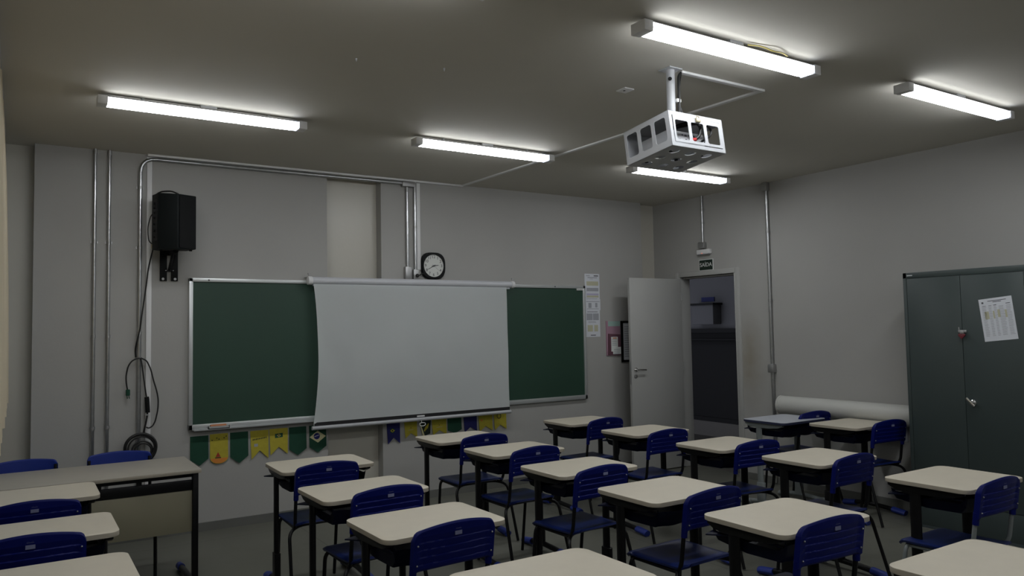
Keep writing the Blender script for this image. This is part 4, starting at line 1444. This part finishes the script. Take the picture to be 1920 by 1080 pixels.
CHAIRS = [
    (0.078, 4.300, 0, 'blue school chair at the desk that touches the teacher table'),
    (0.052, 3.585, 0, 'blue school chair at the second desk behind the teacher table'),
    (1.607, 4.481, -1.1, 'blue school chair at the front desk before the diamond pennant'),
    (1.611, 3.598, 2.0, 'blue school chair at the second desk of the column before the pennants'),
    (1.545, 2.790, 3.5, 'blue school chair at the third desk before the pennants, large at the bottom edge'),
    (2.996, 4.921, -1.9, 'blue school chair at the front desk of the middle column'),
    (2.947, 4.191, 1.6, 'blue school chair at the second desk of the middle column'),
    (2.845, 3.391, 3.3, 'blue school chair at the third desk of the middle column, seat fully visible'),
    (2.882, 2.605, 2.6, 'blue school chair at the fourth desk of the middle column, seat catching light'),
    (2.840, 1.946, -2.9, 'blue school chair at the fifth desk of the middle column, by the bottom edge'),
    (4.353, 5.120, 2.3, 'blue school chair at the front desk of the door column'),
    (4.237, 4.257, -1.0, 'blue school chair at the second desk of the door column, before the door leaf'),
    (4.304, 3.482, -4.5, 'blue school chair at the third desk of the door column, before the doorway'),
    (4.290, 2.769, 0.6, 'blue school chair at the fourth desk of the door column'),
    (6.003, 3.552, -4.8, 'blue school chair next to the steel cabinet, at the desk under the white roll'),
    (6.108, 4.304, -4.3, 'blue school chair at the bluish grey desk near the doorway'),
]
for x, y, a, lab in CHAIRS:
    if not used['c']:
        o = chair0
        used['c'] = True
    else:
        o = copy_tree(chair0)
    o.matrix_basis = Matrix.Translation((x, y, 0)) @ Matrix.Rotation(radians(a), 4, 'Z')
    tag(o, lab, 'chair', 'blue school chairs')
o = make_chair('grey_frame')
o.matrix_basis = Matrix.Translation((4.200, 1.935, 0))
tag(o, 'blue school chair with grey legs at the desk before the steel cabinet', 'chair', 'blue school chairs')

# teacher chairs behind the teacher table
tc_ = make_chair(smooth_back=True)
tc_.name = 'teacher_chair'
tc_.matrix_basis = Matrix.Translation((0.600, 5.755, -0.012)) @ Matrix.Rotation(radians(180-4), 4, 'Z')
tc_.matrix_basis = Matrix.Translation((0.600, 5.775, 0)) @ Matrix.Rotation(radians(180-3), 4, 'Z')
tag(tc_, 'blue chair behind the teacher table, just before the coiled cable', 'chair', 'blue chairs behind the teacher table')
o = copy_tree(tc_)
o.matrix_basis = Matrix.Translation((0.035, 5.780, 0)) @ Matrix.Rotation(radians(180+3), 4, 'Z')
tag(o, 'blue chair behind the teacher table, cut by the left edge beside the curtain', 'chair', 'blue chairs behind the teacher table')

# ------------------------------------------------------------------ teacher table
tt = thing('teacher_table', (0.4, 5.34, 0), 'wide beige teacher table with a front panel and black legs, facing the class', 'table')
TX0, TX1, TY0, TY1 = -0.300, 0.990, 5.038, 5.642
w = MB()
w.mi('laminate_dark')
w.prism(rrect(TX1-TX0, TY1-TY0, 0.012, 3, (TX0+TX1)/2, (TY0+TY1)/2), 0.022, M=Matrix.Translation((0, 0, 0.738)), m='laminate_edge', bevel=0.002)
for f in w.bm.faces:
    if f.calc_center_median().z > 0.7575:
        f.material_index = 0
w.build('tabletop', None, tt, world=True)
for s, x in ((-1, -0.262), (1, 0.958)):
    MB().box((x-0.018, 5.065, 0.04), (x+0.018, 5.110, 0.738), 0.006).build('leg', 'black_frame', tt, world=True)
    MB().box((x-0.014, 5.10, 0.700), (x+0.014, 5.62, 0.738), 0.004).build('side_rail', 'black_frame', tt, world=True)
    f = MB().tube([(x, 5.06, 0.030), (x, 5.3, 0.045), (x, 5.58, 0.030)], 0.020, seg=12, bend=0.1).build('foot', 'black_frame', tt, world=True)
    for y0, y1 in ((5.035, 5.10), (5.615, 5.54)):
        MB().tube([(x, y0, 0.027), (x, y1, 0.034)], 0.025, seg=12).build('foot_cap', 'shoe_blue', f, world=True)
w = MB().box((TX0+0.05, 5.075, 0.712), (0.950, 5.100, 0.738), 0.003).box((TX0+0.05, 5.080, 0.630), (0.950, 5.105, 0.692), 0.003)
for x in (0.0, 0.40, 0.62):
    w.box((x, 5.08, 0.69), (x+0.03, 5.10, 0.715))
w.build('front_rail', 'black_frame', tt, world=True)
MB().box((TX0+0.06, 5.085, 0.374), (0.940, 5.100, 0.640), 0.001).build('front_panel', 'panel_beige', tt, world=True)
bpy.context.view_layer.update()
